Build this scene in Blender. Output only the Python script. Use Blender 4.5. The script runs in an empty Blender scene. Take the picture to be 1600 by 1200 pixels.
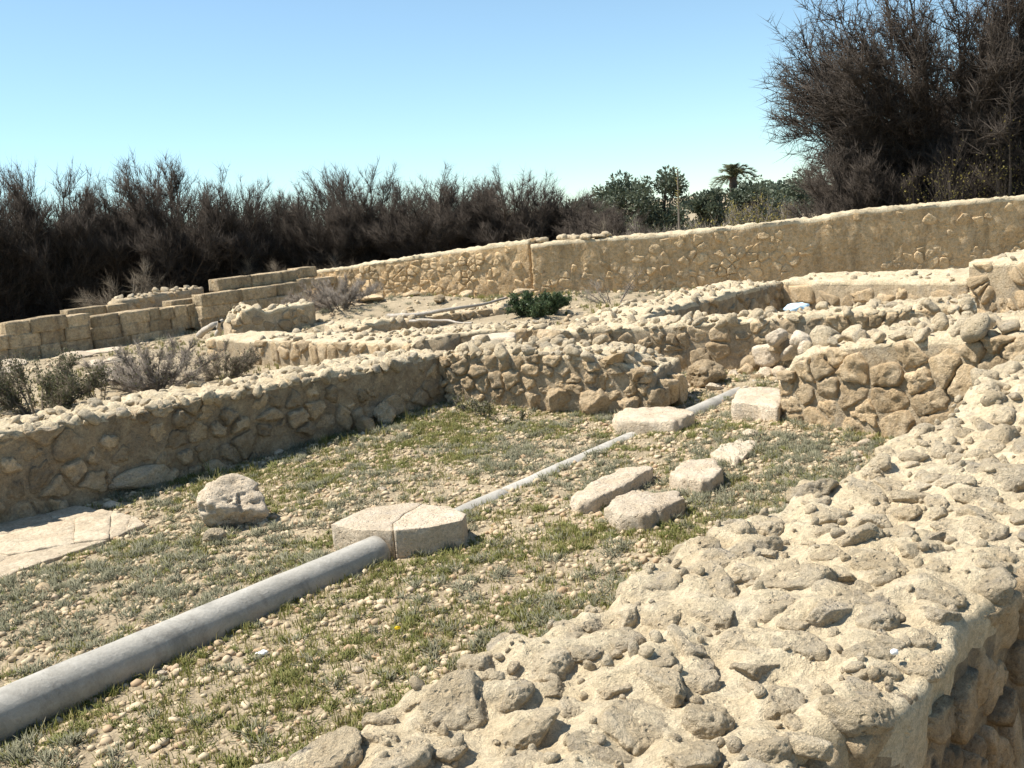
import bpy, bmesh, math, random
import numpy as np
from mathutils import Vector, Matrix, Euler

random.seed(7)
rng = np.random.default_rng(7)
scene = bpy.context.scene
C = scene.collection

# ------------------------------------------------------------------ camera
F_PX, PITCH, ROLL = 1600.0, math.radians(9.54), math.radians(5.0)
EYE = np.array([0.0, 0.0, 2.3])
_R0 = np.array([1, 0, 0.0])
_FW = np.array([0, math.cos(PITCH), -math.sin(PITCH)])
_U0 = np.array([0, math.sin(PITCH), math.cos(PITCH)])
_R = math.cos(ROLL) * _R0 - math.sin(ROLL) * _U0
_U = math.sin(ROLL) * _R0 + math.cos(ROLL) * _U0
cam = bpy.data.cameras.new('camera')
cam.sensor_width = 36.0
cam.lens = 36.0
cam.clip_end = 5000
cam.clip_start = 0.05
cam_ob = bpy.data.objects.new('camera', cam)
C.objects.link(cam_ob)
M = Matrix.Identity(4)
for i in range(3):
    M[i][0] = _R[i]; M[i][1] = _U[i]; M[i][2] = -_FW[i]; M[i][3] = EYE[i]
cam_ob.matrix_world = M
scene.camera = cam_ob

# ------------------------------------------------------------------ light
SUN_AZ, SUN_EL = math.radians(-82), math.radians(58)      # azimuth from +Y towards +X
world = bpy.data.worlds.new('World')
scene.world = world
world.use_nodes = True
wn = world.node_tree
wn.nodes.clear()
w_out = wn.nodes.new('ShaderNodeOutputWorld')
w_bg = wn.nodes.new('ShaderNodeBackground')
w_sky = wn.nodes.new('ShaderNodeTexSky')
w_sky.sky_type = 'NISHITA'
w_sky.sun_disc = False
w_sky.sun_elevation = SUN_EL
w_sky.sun_rotation = SUN_AZ
w_sky.altitude = 900
w_sky.air_density = 1.0
w_sky.dust_density = 0.0
w_sky.ozone_density = 5.0
w_bg.inputs['Strength'].default_value = 0.098
w_tint = wn.nodes.new('ShaderNodeMix')
w_tint.data_type = 'RGBA'; w_tint.blend_type = 'MULTIPLY'
w_tint.inputs[0].default_value = 1.0
w_tint.inputs[7].default_value = (0.84, 1.01, 1.0, 1)
w_hs = wn.nodes.new('ShaderNodeHueSaturation')
w_hs.inputs['Saturation'].default_value = 0.80
wn.links.new(w_sky.outputs[0], w_hs.inputs['Color'])
wn.links.new(w_hs.outputs[0], w_tint.inputs[6])
wn.links.new(w_tint.outputs[2], w_bg.inputs[0])
wn.links.new(w_bg.outputs[0], w_out.inputs[0])
sun = bpy.data.lights.new('sun', 'SUN')
sun.energy = 5.0
sun.angle = math.radians(0.53)
sun.color = (1.0, 0.95, 0.87)
sun_ob = bpy.data.objects.new('sun', sun)
C.objects.link(sun_ob)
sd = Vector((math.sin(SUN_AZ) * math.cos(SUN_EL), math.cos(SUN_AZ) * math.cos(SUN_EL), math.sin(SUN_EL)))
sun_ob.rotation_euler = sd.to_track_quat('Z', 'Y').to_euler()
sun_ob.location = (-20, 0, 30)
scene.view_settings.view_transform = 'Standard'
scene.view_settings.look = 'None'
scene.view_settings.gamma = 1.0
scene.view_settings.use_curve_mapping = False
scene.view_settings.exposure = 0.79

# ------------------------------------------------------------------ helpers
def at(x, y, z=0.0):
    """point of the place seen at photo position (x, y) at height z"""
    d = _FW + (x - 800) / F_PX * _R - (y - 600) / F_PX * _U
    return EYE + d * (z - EYE[2]) / d[2]

def project(P):
    q = np.asarray(P, float) - EYE
    w = q @ _FW
    return 800 + F_PX * (q @ _R) / w, 600 - F_PX * (q @ _U) / w, w

def _hash(ix, iy, iz, seed):
    h = (ix.astype(np.int64) * 374761393 + iy.astype(np.int64) * 668265263 + iz.astype(np.int64) * 2147483647 + seed * 974711) & 0xFFFFFFFF
    h = ((h ^ (h >> 13)) * 1274126177) & 0xFFFFFFFF
    h = ((h ^ (h >> 16)) * 2246822519) & 0xFFFFFFFF
    return ((h ^ (h >> 15)) & 0xFFFFFF) / float(0xFFFFFF)

def vnoise(p, seed=0):
    p = np.asarray(p, float)
    i = np.floor(p); f = p - i
    f = f * f * (3 - 2 * f)
    ix, iy, iz = i[:, 0], i[:, 1], i[:, 2]
    r = 0
    for dx in (0, 1):
        wx = f[:, 0] if dx else 1 - f[:, 0]
        for dy in (0, 1):
            wy = f[:, 1] if dy else 1 - f[:, 1]
            for dz in (0, 1):
                wz = f[:, 2] if dz else 1 - f[:, 2]
                r = r + wx * wy * wz * _hash(ix + dx, iy + dy, iz + dz, seed)
    return r * 2 - 1

def fbm(p, octaves=4, seed=0, gain=0.5):
    p = np.asarray(p, float)
    a, s, t = 1.0, 0.0, 0.0
    for k in range(octaves):
        s = s + a * vnoise(p * (2.03 ** k) + 17.3 * k, seed + k)
        t += a; a *= gain
    return s / t

def fbm2(x, y, octaves=4, seed=0):
    x = np.atleast_1d(np.asarray(x, float)); y = np.atleast_1d(np.asarray(y, float))
    sh = x.shape
    p = np.stack([x.ravel(), y.ravel(), np.zeros(x.size) + 0.37], 1)
    return fbm(p, octaves, seed).reshape(sh)

def make_mesh(name, v, faces, smooth=True):
    me = bpy.data.meshes.new(name)
    v = np.asarray(v, np.float32)
    if isinstance(faces, np.ndarray):
        nf, k = faces.shape
        me.vertices.add(len(v)); me.vertices.foreach_set('co', v.ravel())
        me.loops.add(nf * k); me.loops.foreach_set('vertex_index', faces.astype(np.int32).ravel())
        me.polygons.add(nf)
        me.polygons.foreach_set('loop_start', np.arange(0, nf * k, k, dtype=np.int32))
        me.polygons.foreach_set('loop_total', np.full(nf, k, np.int32))
        me.update(calc_edges=True)
    else:
        me.from_pydata(v.tolist(), [], faces)
    if smooth:
        me.polygons.foreach_set('use_smooth', np.ones(len(me.polygons), bool))
    return me

def tag(o, label=None, cat=None, group=None, kind=None):
    if label: o['label'] = label
    if cat: o['category'] = cat
    if group: o['group'] = group
    if kind: o['kind'] = kind
    return o

def link(name, me, mat=None, parent=None, loc=(0, 0, 0), rot=(0, 0, 0), sc=(1, 1, 1)):
    o = bpy.data.objects.new(name, me)
    C.objects.link(o)
    if mat and me and not me.materials: me.materials.append(mat)
    o.location = loc; o.rotation_euler = rot; o.scale = sc
    if parent: o.parent = parent
    return o

def thing(name, label, cat, loc=(0, 0, 0), group=None):
    o = bpy.data.objects.new(name, None)
    o.empty_display_size = 0.2
    C.objects.link(o)
    o.location = loc
    return tag(o, label, cat, group)

# ------------------------------------------------------------------ materials
def nodes_of(name):
    m = bpy.data.materials.new(name)
    m.use_nodes = True
    nt = m.node_tree
    b = nt.nodes['Principled BSDF']
    b.inputs['Specular IOR Level'].default_value = 0.25
    return m, nt, b

def nd(nt, t, **kw):
    n = nt.nodes.new(t)
    for k, v in kw.items():
        if hasattr(n, k): setattr(n, k, v)
        else: n.inputs[k].default_value = v
    return n

def noise(nt, pos, scale, detail=5, rough=0.55, dist=0.0):
    n = nd(nt, 'ShaderNodeTexNoise', Scale=scale, Detail=detail, Roughness=rough, Distortion=dist)
    nt.links.new(pos, n.inputs['Vector'])
    return n.outputs['Fac']

def ramp(nt, fac, stops):
    r = nt.nodes.new('ShaderNodeValToRGB')
    e = r.color_ramp.elements
    while len(e) < len(stops): e.new(0.5)
    for k, (p, c) in enumerate(stops):
        e[k].position = p
        e[k].color = (c, c, c, 1) if np.isscalar(c) else (*c, 1)
    nt.links.new(fac, r.inputs[0])
    return r.outputs[0]

def mixc(nt, fac, a, b, mode='MIX'):
    m = nt.nodes.new('ShaderNodeMix')
    m.data_type = 'RGBA'; m.blend_type = mode
    for inp, v in ((0, fac), (6, a), (7, b)):
        if hasattr(v, 'is_linked') or hasattr(v, 'links'): nt.links.new(v, m.inputs[inp])
        elif inp == 0: m.inputs[0].default_value = v
        else: m.inputs[inp].default_value = (*v, 1)
    return m.outputs[2]

def mathn(nt, op, a, b=0.0, clamp=False):
    m = nt.nodes.new('ShaderNodeMath'); m.operation = op; m.use_clamp = clamp
    for i, v in enumerate((a, b)):
        if hasattr(v, 'links'): nt.links.new(v, m.inputs[i])
        else: m.inputs[i].default_value = v
    return m.outputs[0]

def stone_mat(name, base, dark, pale, lichen, lichen_amt=0.45, bump=0.6, fine=38.0, pits=0.5, vary=0.35, rough=0.92, relief=0.06, streak=0.0, speckle=0.8):
    m, nt, b = nodes_of(name)
    geo = nt.nodes.new('ShaderNodeNewGeometry')
    oi = nt.nodes.new('ShaderNodeObjectInfo')
    pos = geo.outputs['Position']
    big = noise(nt, pos, 1.7, 5, 0.6)
    mid = noise(nt, pos, 7.0, 6, 0.65, 0.4)
    fin = noise(nt, pos, fine, 7, 0.7)
    tiny = noise(nt, pos, fine * 4.5, 4, 0.7)
    col = mixc(nt, ramp(nt, big, [(0.35, 0.0), (0.65, 1.0)]), base, dark)
    col = mixc(nt, ramp(nt, mid, [(0.42, 0.0), (0.68, 0.85)]), col, pale)
    lm = noise(nt, pos, 4.3, 8, 0.75, 0.6)
    lmask = ramp(nt, lm, [(0.62 - 0.25 * lichen_amt, 0.0), (0.74 - 0.2 * lichen_amt, min(1.0, 0.35 + lichen_amt))])
    col = mixc(nt, lmask, col, lichen)
    if streak:
        mp = nt.nodes.new('ShaderNodeMapping'); mp.inputs['Scale'].default_value = (2.6, 2.6, 0.35)
        nt.links.new(pos, mp.inputs['Vector'])
        st = noise(nt, mp.outputs[0], 1.6, 6, 0.65)
        col = mixc(nt, streak, col, ramp(nt, st, [(0.34, 0.62), (0.5, 0.97), (0.7, 1.1)]), 'MULTIPLY')
    speck = ramp(nt, tiny, [(0.35, 0.74), (0.6, 1.2)])
    col = mixc(nt, speckle, col, speck, 'MULTIPLY')
    spk2 = ramp(nt, fin, [(0.32, 0.68), (0.6, 1.2)])
    col = mixc(nt, speckle, col, spk2, 'MULTIPLY')
    rv = nt.nodes.new('ShaderNodeMapRange')
    rv.inputs['To Min'].default_value = 1 - vary; rv.inputs['To Max'].default_value = 1 + vary * 0.55
    nt.links.new(oi.outputs['Random'], rv.inputs['Value'])
    cmb = nt.nodes.new('ShaderNodeCombineColor')
    for k in range(3): nt.links.new(rv.outputs[0], cmb.inputs[k])
    col = mixc(nt, 1.0, col, cmb.outputs[0], 'MULTIPLY')
    vor = nd(nt, 'ShaderNodeTexVoronoi', Scale=fine * 0.75)
    wob = nt.nodes.new('ShaderNodeVectorMath'); wob.operation = 'ADD'
    nzc = nd(nt, 'ShaderNodeTexNoise', Scale=fine * 0.5, Detail=3.0)
    nt.links.new(pos, nzc.inputs['Vector'])
    scl = nt.nodes.new('ShaderNodeVectorMath'); scl.operation = 'SCALE'; scl.inputs['Scale'].default_value = 0.03
    nt.links.new(nzc.outputs['Color'], scl.inputs[0])
    nt.links.new(pos, wob.inputs[0]); nt.links.new(scl.outputs[0], wob.inputs[1])
    nt.links.new(wob.outputs[0], vor.inputs['Vector'])
    pit = ramp(nt, vor.outputs['Distance'], [(0.08, 0.0), (0.3, 1.0)])
    pmask = ramp(nt, mid, [(0.45, 1.0), (0.6, 0.0)])
    pit = mathn(nt, 'MAXIMUM', pit, mathn(nt, 'SUBTRACT', 1.0, mathn(nt, 'MULTIPLY', pmask, pits)))
    h = mathn(nt, 'ADD', mathn(nt, 'MULTIPLY', fin, 0.55), mathn(nt, 'MULTIPLY', tiny, 0.22))
    h = mathn(nt, 'ADD', h, mathn(nt, 'MULTIPLY', mid, 0.7))
    h = mathn(nt, 'ADD', h, mathn(nt, 'MULTIPLY', pit, 0.35))
    bp = nd(nt, 'ShaderNodeBump', Strength=min(1.0, bump), Distance=relief)
    nt.links.new(h, bp.inputs['Height'])
    nt.links.new(bp.outputs[0], b.inputs['Normal'])
    nt.links.new(col, b.inputs['Base Color'])
    b.inputs['Roughness'].default_value = rough
    return m

def island_mat(name, stops, rough=0.8, trans=0.0, noise_scale=1.1):
    """colour differs from leaf to leaf, twig to twig or pebble to pebble"""
    m, nt, b = nodes_of(name)
    geo = nt.nodes.new('ShaderNodeNewGeometry')
    r = mathn(nt, 'ADD', mathn(nt, 'MULTIPLY', geo.outputs['Random Per Island'], 0.7),
              mathn(nt, 'MULTIPLY', mathn(nt, 'SUBTRACT', noise(nt, geo.outputs['Position'], noise_scale, 3), 0.2), 0.5), True)
    col = ramp(nt, r, stops)
    nt.links.new(col, b.inputs['Base Color'])
    b.inputs['Roughness'].default_value = rough
    if trans:
        t = nt.nodes.new('ShaderNodeBsdfTranslucent')
        nt.links.new(col, t.inputs[0])
        mx = nt.nodes.new('ShaderNodeMixShader'); mx.inputs[0].default_value = trans
        nt.links.new(b.outputs[0], mx.inputs[1]); nt.links.new(t.outputs[0], mx.inputs[2])
        nt.links.new(mx.outputs[0], nt.nodes['Material Output'].inputs[0])
    return m

MAT = {}
MAT['stone'] = stone_mat('tan_limestone', (0.54, 0.40, 0.235), (0.45, 0.32, 0.18), (0.61, 0.48, 0.315), (0.33, 0.275, 0.205), 0.35, bump=0.85, relief=0.06)
MAT['mortar'] = stone_mat('old_lime_mortar', (0.49, 0.38, 0.24), (0.40, 0.305, 0.19), (0.55, 0.45, 0.31), (0.30, 0.255, 0.19), 0.45, bump=0.95, vary=0.05, relief=0.06)
MAT['dark_mortar'] = stone_mat('shade_and_stain_mortar', (0.38, 0.285, 0.175), (0.29, 0.215, 0.13), (0.47, 0.375, 0.245), (0.22, 0.185, 0.135), 0.5, bump=0.95, vary=0.05, relief=0.06)  # darker copy for shaded wall faces: stain plus deeper shade in the colour
MAT['dark_stone'] = stone_mat('shade_darkened_limestone', (0.49, 0.365, 0.22), (0.39, 0.285, 0.165), (0.58, 0.46, 0.305), (0.28, 0.235, 0.175), 0.45, bump=0.95, relief=0.06, vary=0.4)  # limestone copy for shaded faces, with the deeper shade painted into its colour
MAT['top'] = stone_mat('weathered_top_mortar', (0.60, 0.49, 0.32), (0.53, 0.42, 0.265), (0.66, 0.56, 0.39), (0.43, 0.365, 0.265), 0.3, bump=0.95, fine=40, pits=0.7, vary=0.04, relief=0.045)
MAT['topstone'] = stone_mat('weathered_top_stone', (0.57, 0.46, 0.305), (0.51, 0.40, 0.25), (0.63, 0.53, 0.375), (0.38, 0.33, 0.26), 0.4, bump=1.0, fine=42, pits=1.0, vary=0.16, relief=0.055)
MAT['ochre'] = stone_mat('ochre_plaster', (0.72, 0.505, 0.27), (0.62, 0.415, 0.21), (0.74, 0.57, 0.36), (0.46, 0.345, 0.22), 0.3, bump=0.9, fine=16, vary=0.05, relief=0.14, streak=0.8)
MAT['ochre_stone'] = stone_mat('ochre_limestone', (0.70, 0.50, 0.275), (0.60, 0.41, 0.21), (0.72, 0.56, 0.36), (0.44, 0.335, 0.22), 0.35, bump=0.8, fine=20, vary=0.22, relief=0.10, streak=0.6)
MAT['ashlar'] = stone_mat('stained_ashlar', (0.60, 0.455, 0.27), (0.47, 0.34, 0.19), (0.65, 0.52, 0.34), (0.33, 0.26, 0.18), 0.5, bump=0.9, fine=16, vary=0.3, relief=0.12, streak=0.9)
MAT['slab'] = stone_mat('pale_limestone_block', (0.60, 0.49, 0.35), (0.52, 0.41, 0.28), (0.66, 0.56, 0.43), (0.42, 0.36, 0.285), 0.35, bump=0.85, fine=40, pits=1.0, vary=0.12, relief=0.05)
MAT['marble'] = stone_mat('grey_marble', (0.425, 0.395, 0.335), (0.345, 0.32, 0.27), (0.47, 0.44, 0.38), (0.28, 0.26, 0.22), 0.5, bump=0.3, speckle=0.3, streak=0.0, fine=55, pits=0.2, vary=0.1, rough=0.7)
MAT['plaster_floor'] = stone_mat('pale_floor_plaster', (0.50, 0.41, 0.29), (0.42, 0.33, 0.225), (0.57, 0.48, 0.35), (0.33, 0.27, 0.19), 0.5, bump=0.6, fine=30, vary=0.05)
MAT['pebble'] = island_mat('mixed_pebbles', [(0.0, (0.28, 0.20, 0.12)), (0.3, (0.44, 0.34, 0.21)), (0.62, (0.53, 0.43, 0.285)), (0.82, (0.39, 0.26, 0.15)), (1.0, (0.62, 0.55, 0.43))], 0.85)
MAT['grass'] = island_mat('short_grass', [(0.0, (0.09, 0.105, 0.022)), (0.35, (0.17, 0.175, 0.04)), (0.6, (0.27, 0.245, 0.075)), (1.0, (0.42, 0.35, 0.18))], 0.6, 0.3, 2.5)
MAT['straw'] = island_mat('dry_straw', [(0.0, (0.22, 0.165, 0.10)), (0.5, (0.38, 0.30, 0.19)), (1.0, (0.52, 0.44, 0.30))], 0.8)
MAT['grey_leaf'] = island_mat('grey_green_leaf', [(0.0, (0.11, 0.11, 0.06)), (0.5, (0.21, 0.205, 0.13)), (1.0, (0.36, 0.335, 0.24))], 0.8, 0.2)
MAT['twig'] = island_mat('dark_twigs', [(0.0, (0.025, 0.019, 0.014)), (0.55, (0.05, 0.039, 0.03)), (0.88, (0.085, 0.068, 0.053)), (1.0, (0.16, 0.135, 0.105))], 0.85)
MAT['brown_twig'] = island_mat('brown_twigs', [(0.0, (0.09, 0.07, 0.05)), (0.5, (0.15, 0.12, 0.085)), (1.0, (0.27, 0.23, 0.17))], 0.85)
MAT['bark'] = stone_mat('dark_bark', (0.075, 0.055, 0.04), (0.05, 0.037, 0.028), (0.12, 0.09, 0.07), (0.10, 0.09, 0.07), 0.3, vary=0.1)
MAT['drytwig'] = island_mat('bleached_twigs', [(0.0, (0.09, 0.07, 0.053)), (0.5, (0.18, 0.15, 0.12)), (1.0, (0.36, 0.32, 0.27))], 0.85)
MAT['driftwood'] = stone_mat('bleached_wood', (0.42, 0.37, 0.30), (0.33, 0.28, 0.22), (0.52, 0.47, 0.40), (0.30, 0.27, 0.23), 0.3, bump=0.5, vary=0.1)
MAT['green_leaf'] = island_mat('dark_green_leaf', [(0.0, (0.04, 0.065, 0.025)), (0.5, (0.075, 0.11, 0.045)), (1.0, (0.14, 0.18, 0.085))], 0.5, 0.25)
MAT['olive_leaf'] = island_mat('olive_leaf', [(0.0, (0.05, 0.066, 0.04)), (0.5, (0.095, 0.115, 0.072)), (1.0, (0.19, 0.205, 0.145))], 0.5, 0.2)
MAT['shrub_leaf'] = island_mat('dull_green_leaf', [(0.0, (0.06, 0.065, 0.03)), (0.5, (0.11, 0.115, 0.052)), (1.0, (0.20, 0.185, 0.10))], 0.7, 0.25)
MAT['weed_leaf'] = island_mat('olive_weed_leaf', [(0.0, (0.085, 0.10, 0.025)), (0.5, (0.17, 0.18, 0.05)), (1.0, (0.30, 0.27, 0.11))], 0.7, 0.25, 2.0)
MAT['yellow_leaf'] = island_mat('yellowing_leaf', [(0.0, (0.13, 0.12, 0.035)), (0.5, (0.24, 0.20, 0.055)), (1.0, (0.40, 0.33, 0.10))], 0.7, 0.3)
MAT['white'] = island_mat('dull_white', [(0.0, (0.75, 0.74, 0.70)), (1.0, (0.82, 0.81, 0.78))], 0.6)
MAT['blue'] = island_mat('pale_blue_plastic', [(0.0, (0.45, 0.66, 0.80)), (1.0, (0.62, 0.78, 0.86))], 0.35)
MAT['flower'] = island_mat('yellow_petal', [(0.0, (0.72, 0.55, 0.02)), (1.0, (0.80, 0.62, 0.04))], 0.6, 0.2)

def ground_mat():
    m, nt, b = nodes_of('sandy_soil')
    geo = nt.nodes.new('ShaderNodeNewGeometry')
    pos = geo.outputs['Position']
    a = noise(nt, pos, 0.6, 5, 0.6); c = noise(nt, pos, 5.0, 6, 0.65); f = noise(nt, pos, 45.0, 6, 0.7)
    col = mixc(nt, ramp(nt, a, [(0.38, 0.0), (0.62, 1.0)]), (0.43, 0.345, 0.225), (0.34, 0.27, 0.175))
    col = mixc(nt, ramp(nt, c, [(0.45, 0.0), (0.66, 0.85)]), col, (0.27, 0.215, 0.135))
    col = mixc(nt, 0.8, col, ramp(nt, f, [(0.3, 0.62), (0.65, 1.15)]), 'MULTIPLY')
    vor = nd(nt, 'ShaderNodeTexVoronoi', Scale=38.0)
    nt.links.new(pos, vor.inputs['Vector'])
    h = mathn(nt, 'ADD', mathn(nt, 'MULTIPLY', f, 0.6), mathn(nt, 'MULTIPLY', vor.outputs['Distance'], -0.5))
    h = mathn(nt, 'ADD', h, mathn(nt, 'MULTIPLY', c, 0.8))
    bp = nd(nt, 'ShaderNodeBump', Strength=0.8, Distance=0.03)
    nt.links.new(h, bp.inputs['Height']); nt.links.new(bp.outputs[0], b.inputs['Normal'])
    nt.links.new(col, b.inputs['Base Color'])
    b.inputs['Roughness'].default_value = 0.95
    return m
MAT['ground'] = ground_mat()

# ------------------------------------------------------------------ ground
MOUNDS = [(-2.9, 25.0, 2.5, 1.9, 0.48), (1.2, 24.4, 2.4, 1.3, 0.20), (0.2, 20.5, 2.2, 1.6, 0.22),
          (5.2, 21.0, 3.5, 2.0, 0.25), (-0.7, 12.0, 1.1, 0.8, 0.10), (2.5, 12.1, 0.8, 0.8, 0.10), (-11, 20, 4, 2, 0.1), (2.3, 9.6, 1.0, 0.7, 0.06)]
def ground_z(x, y):
    x = np.asarray(x, float); y = np.asarray(y, float)
    z = 0.05 * fbm2(x * 0.45, y * 0.45, 4, 3).reshape(x.shape) + 0.018 * fbm2(x * 3.1, y * 3.1, 3, 5).reshape(x.shape)
    # unseen earth bank and trench, added to darken the foreground wall's right side
    bs = (x + 0.47) * 0.701 + (y - 2.9) * 0.713; bt = (x + 0.47) * 0.713 - (y - 2.9) * 0.701
    z = z + 0.72 * np.clip((bt - 1.75) / 0.25, 0, 1) * np.clip((2.6 - bs) / 0.8, 0, 1) * np.clip((bs + 9) / 2, 0, 1) * np.clip((7 - bt) / 2, 0, 1)
    for mx, my, sx, sy, a in MOUNDS:
        z = z + a * np.exp(-((x - mx) / sx) ** 2 - ((y - my) / sy) ** 2)
    return z
def gz(x, y): return float(ground_z(np.array([x]), np.array([y]))[0])

def build_ground():
    ys = [-300, -120, -50, -20, -8, -4, -2, -1, 0]
    y = 0.3
    while y < 70:
        ys.append(y); y += max(0.045, 0.0115 * y)
    while y < 2500:
        ys.append(y); y *= 1.2
    t = np.linspace(-1, 1, 301)
    xs = 4.5 * np.sinh(t * 2.6) * 2.2
    xs = np.concatenate([[-2500, -900, -350, -150], xs, [150, 350, 900, 2500]])
    ys = np.array(ys)
    X, Y = np.meshgrid(xs, ys)
    Z = ground_z(X, Y)
    fall = np.clip((np.hypot(X, Y) - 60) / 100, 0, 1)
    Z = Z * (1 - fall)
    ny, nx = X.shape
    v = np.stack([X.ravel(), Y.ravel(), Z.ravel()], 1)
    i = np.arange(ny - 1)[:, None] * nx + np.arange(nx - 1)[None]
    i = i.ravel()
    f = np.stack([i, i + 1, i + nx + 1, i + nx], 1)
    tag(link('ground', make_mesh('ground', v, f), MAT['ground']), 'sandy ground with dry soil across the ruins', None, None, 'structure')
build_ground()

# ------------------------------------------------------------------ rocks
def ico(sub):
    bm = bmesh.new()
    bmesh.ops.create_icosphere(bm, subdivisions=sub, radius=1.0)
    v = np.array([p.co[:] for p in bm.verts]); f = np.array([[q.index for q in p.verts] for p in bm.faces])
    bm.free()
    return v, f
ICO = {k: ico(k) for k in (1, 2, 3, 4, 5)}

def rock_shape(sub, seed, planes=9, rough=0.10, sharp=14.0, pit=0.0, detail=False, flat_top=None):
    r = np.random.default_rng(seed)
    d, f = ICO[sub]
    n = r.normal(size=(planes, 3)); n /= np.linalg.norm(n, axis=1)[:, None]
    off = r.uniform(0.5, 0.9, planes)
    if flat_top: n[0] = (0.12, 0.08, 1.0); n[0] /= np.linalg.norm(n[0]); off[0] = flat_top
    q = np.maximum(d @ n.T, 1e-3) / off[None]
    rad = (np.sum(q ** sharp, axis=1) + 1.0) ** (-1 / sharp)
    rad = rad * (1 + rough * fbm(d * 1.6 + seed, 4, seed) + rough * 0.6 * fbm(d * 5 + seed, 4, seed + 5, 0.6))
    if pit:
        c = fbm(d * 3.3 + seed * 2.1, 3, seed + 9)
        rad = rad - pit * np.clip(c - 0.12, 0, 1)
    if detail:
        w = d * rad[:, None]
        rad = rad + 0.05 * fbm(w * 7 + seed, 5, seed + 2, 0.7) - 0.035 * np.abs(fbm(w * 3.5 + seed, 3, seed + 8)) - 0.09 * np.clip(np.abs(fbm(w * 2.3 + seed, 3, seed + 4)) * -9 + 0.5, 0, 1)
    v = d * rad[:, None]
    return v, f

ROCKS_HI = [make_mesh('rock', *rock_shape(5, 100 + k, 8, 0.08, 60, 0.2, True, 0.55)) for k in range(12)]
ROCKS_MID = [make_mesh('rock', *rock_shape(3, 200 + k, 6, 0.16, 30, 0.2)) for k in range(12)]
ROCKS_LO = [make_mesh('rock', *rock_shape(2, 300 + k, 6, 0.18, 30)) for k in range(10)]

def mats_variants(meshes, mat):
    out = []
    for m in meshes:
        c = m.copy(); c.materials.clear(); c.materials.append(mat); out.append(c)
    return out
HI_TAN = mats_variants(ROCKS_HI[:7], MAT['stone'])
HI_TOP = mats_variants(ROCKS_HI, MAT['topstone'])
MID_TOP = mats_variants(ROCKS_MID, MAT['topstone'])
LO_TOP = mats_variants(ROCKS_LO, MAT['topstone'])
MID_TAN = mats_variants(ROCKS_MID, MAT['stone'])
MID_SLAB = mats_variants(ROCKS_MID, MAT['slab'])
HI_SLAB = mats_variants(ROCKS_HI, MAT['slab'])

# ------------------------------------------------------------------ stones with a traced outline
def chaikin(p, n=1, r=0.08):
    for _ in range(n):
        q = np.roll(p, -1, 0)
        p = np.stack([(1 - r) * p + r * q, r * p + (1 - r) * q], 1).reshape(-1, 2)
    return p

def resample(p, m):
    q = np.vstack([p, p[:1]])
    L = np.concatenate([[0], np.cumsum(np.linalg.norm(np.diff(q, axis=0), axis=1))])
    t = np.linspace(0, L[-1], m, endpoint=False)
    return np.stack([np.interp(t, L, q[:, 0]), np.interp(t, L, q[:, 1])], 1)

def poly_stone(poly, back, depth, m=20, edge=0.03, amp=0.012, seed=0, tilt=(0, 0), freq=9.0, rings=2, round_corner=1, side=2, wob=0.09, chip=1.5):
    """outline (u, v), thickness along w from -back to depth, worn edges; returns verts (u, v, w) and faces"""
    p = resample(chaikin(np.asarray(poly, float), round_corner), m)
    c = p.mean(0)
    q = p - c
    rr = np.linalg.norm(q, axis=1).mean()
    # broken, uneven outline
    q = q * (1 + wob * fbm(np.column_stack([q / rr * 1.8 + seed, np.full(m, seed * 0.7)]), 3, seed))[:, None]
    e = min(edge, 0.4 * rr)
    layers = [(1.0, -back + (depth - e + back) * k / side) for k in range(side)]
    layers += [(1.0, depth - e), (1 - 0.3 * e / rr, depth - 0.3 * e), (1 - 1.0 * e / rr, depth)]
    chip_n = np.clip(fbm(np.column_stack([q / rr * 3.1 + seed * 1.3, np.full(m, seed * 0.3)]), 3, seed + 2) * 1.6 + 0.25, 0, 1.4)
    last = layers[-1][0]
    for k in range(1, rings + 1):
        layers.append((last * (1 - k / (rings + 1.0)), depth + 0.1 * amp))
    V = []
    for sc_, w in layers:
        # corners and arrises knocked off unevenly
        k_ = 1.0 if w > depth - 1.2 * e and sc_ > last - 1e-6 else 0.0
        ch = chip_n * k_ * chip * e
        V.append(np.column_stack([q * (sc_ - ch / rr)[:, None], w - ch * (0.9 if w < depth else 0.35)]))
    V.append(np.array([[0, 0, depth]]))
    V = np.vstack(V)
    fr = np.clip((V[:, 2] + back) / max(depth + back, 1e-4), 0, 1)
    V[:, 2] += fr * (V[:, 0] * tilt[0] + V[:, 1] * tilt[1])
    P = V * freq + np.array([c[0] * 3.1 + seed, c[1] * 2.7, seed * 1.7])
    dn = np.stack([fbm(P, 4, seed, 0.6), fbm(P + 31.7, 4, seed + 3, 0.6), fbm(P + 77.1, 4, seed + 6, 0.6)], 1)
    V = V + dn * amp * (0.3 + 0.7 * fr)[:, None] * np.array([1, 1, 1.5])
    F = []
    nl = len(layers)
    for k in range(nl - 1):
        a = k * m
        for i in range(m):
            j = (i + 1) % m
            F.append((a + i, a + j, a + m + j, a + m + i))
    a = (nl - 1) * m
    for i in range(m):
        F.append((a + i, a + (i + 1) % m, nl * m))
    F.append(tuple(range(m - 1, -1, -1)))
    return V, F, c

def clip_poly(poly, mid, nrm):
    out = []
    n = len(poly)
    for i in range(n):
        a, b = poly[i], poly[(i + 1) % n]
        da, db = (a - mid) @ nrm, (b - mid) @ nrm
        if da <= 0: out.append(a)
        if da * db < 0: out.append(a + (b - a) * da / (da - db))
    return out

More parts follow.
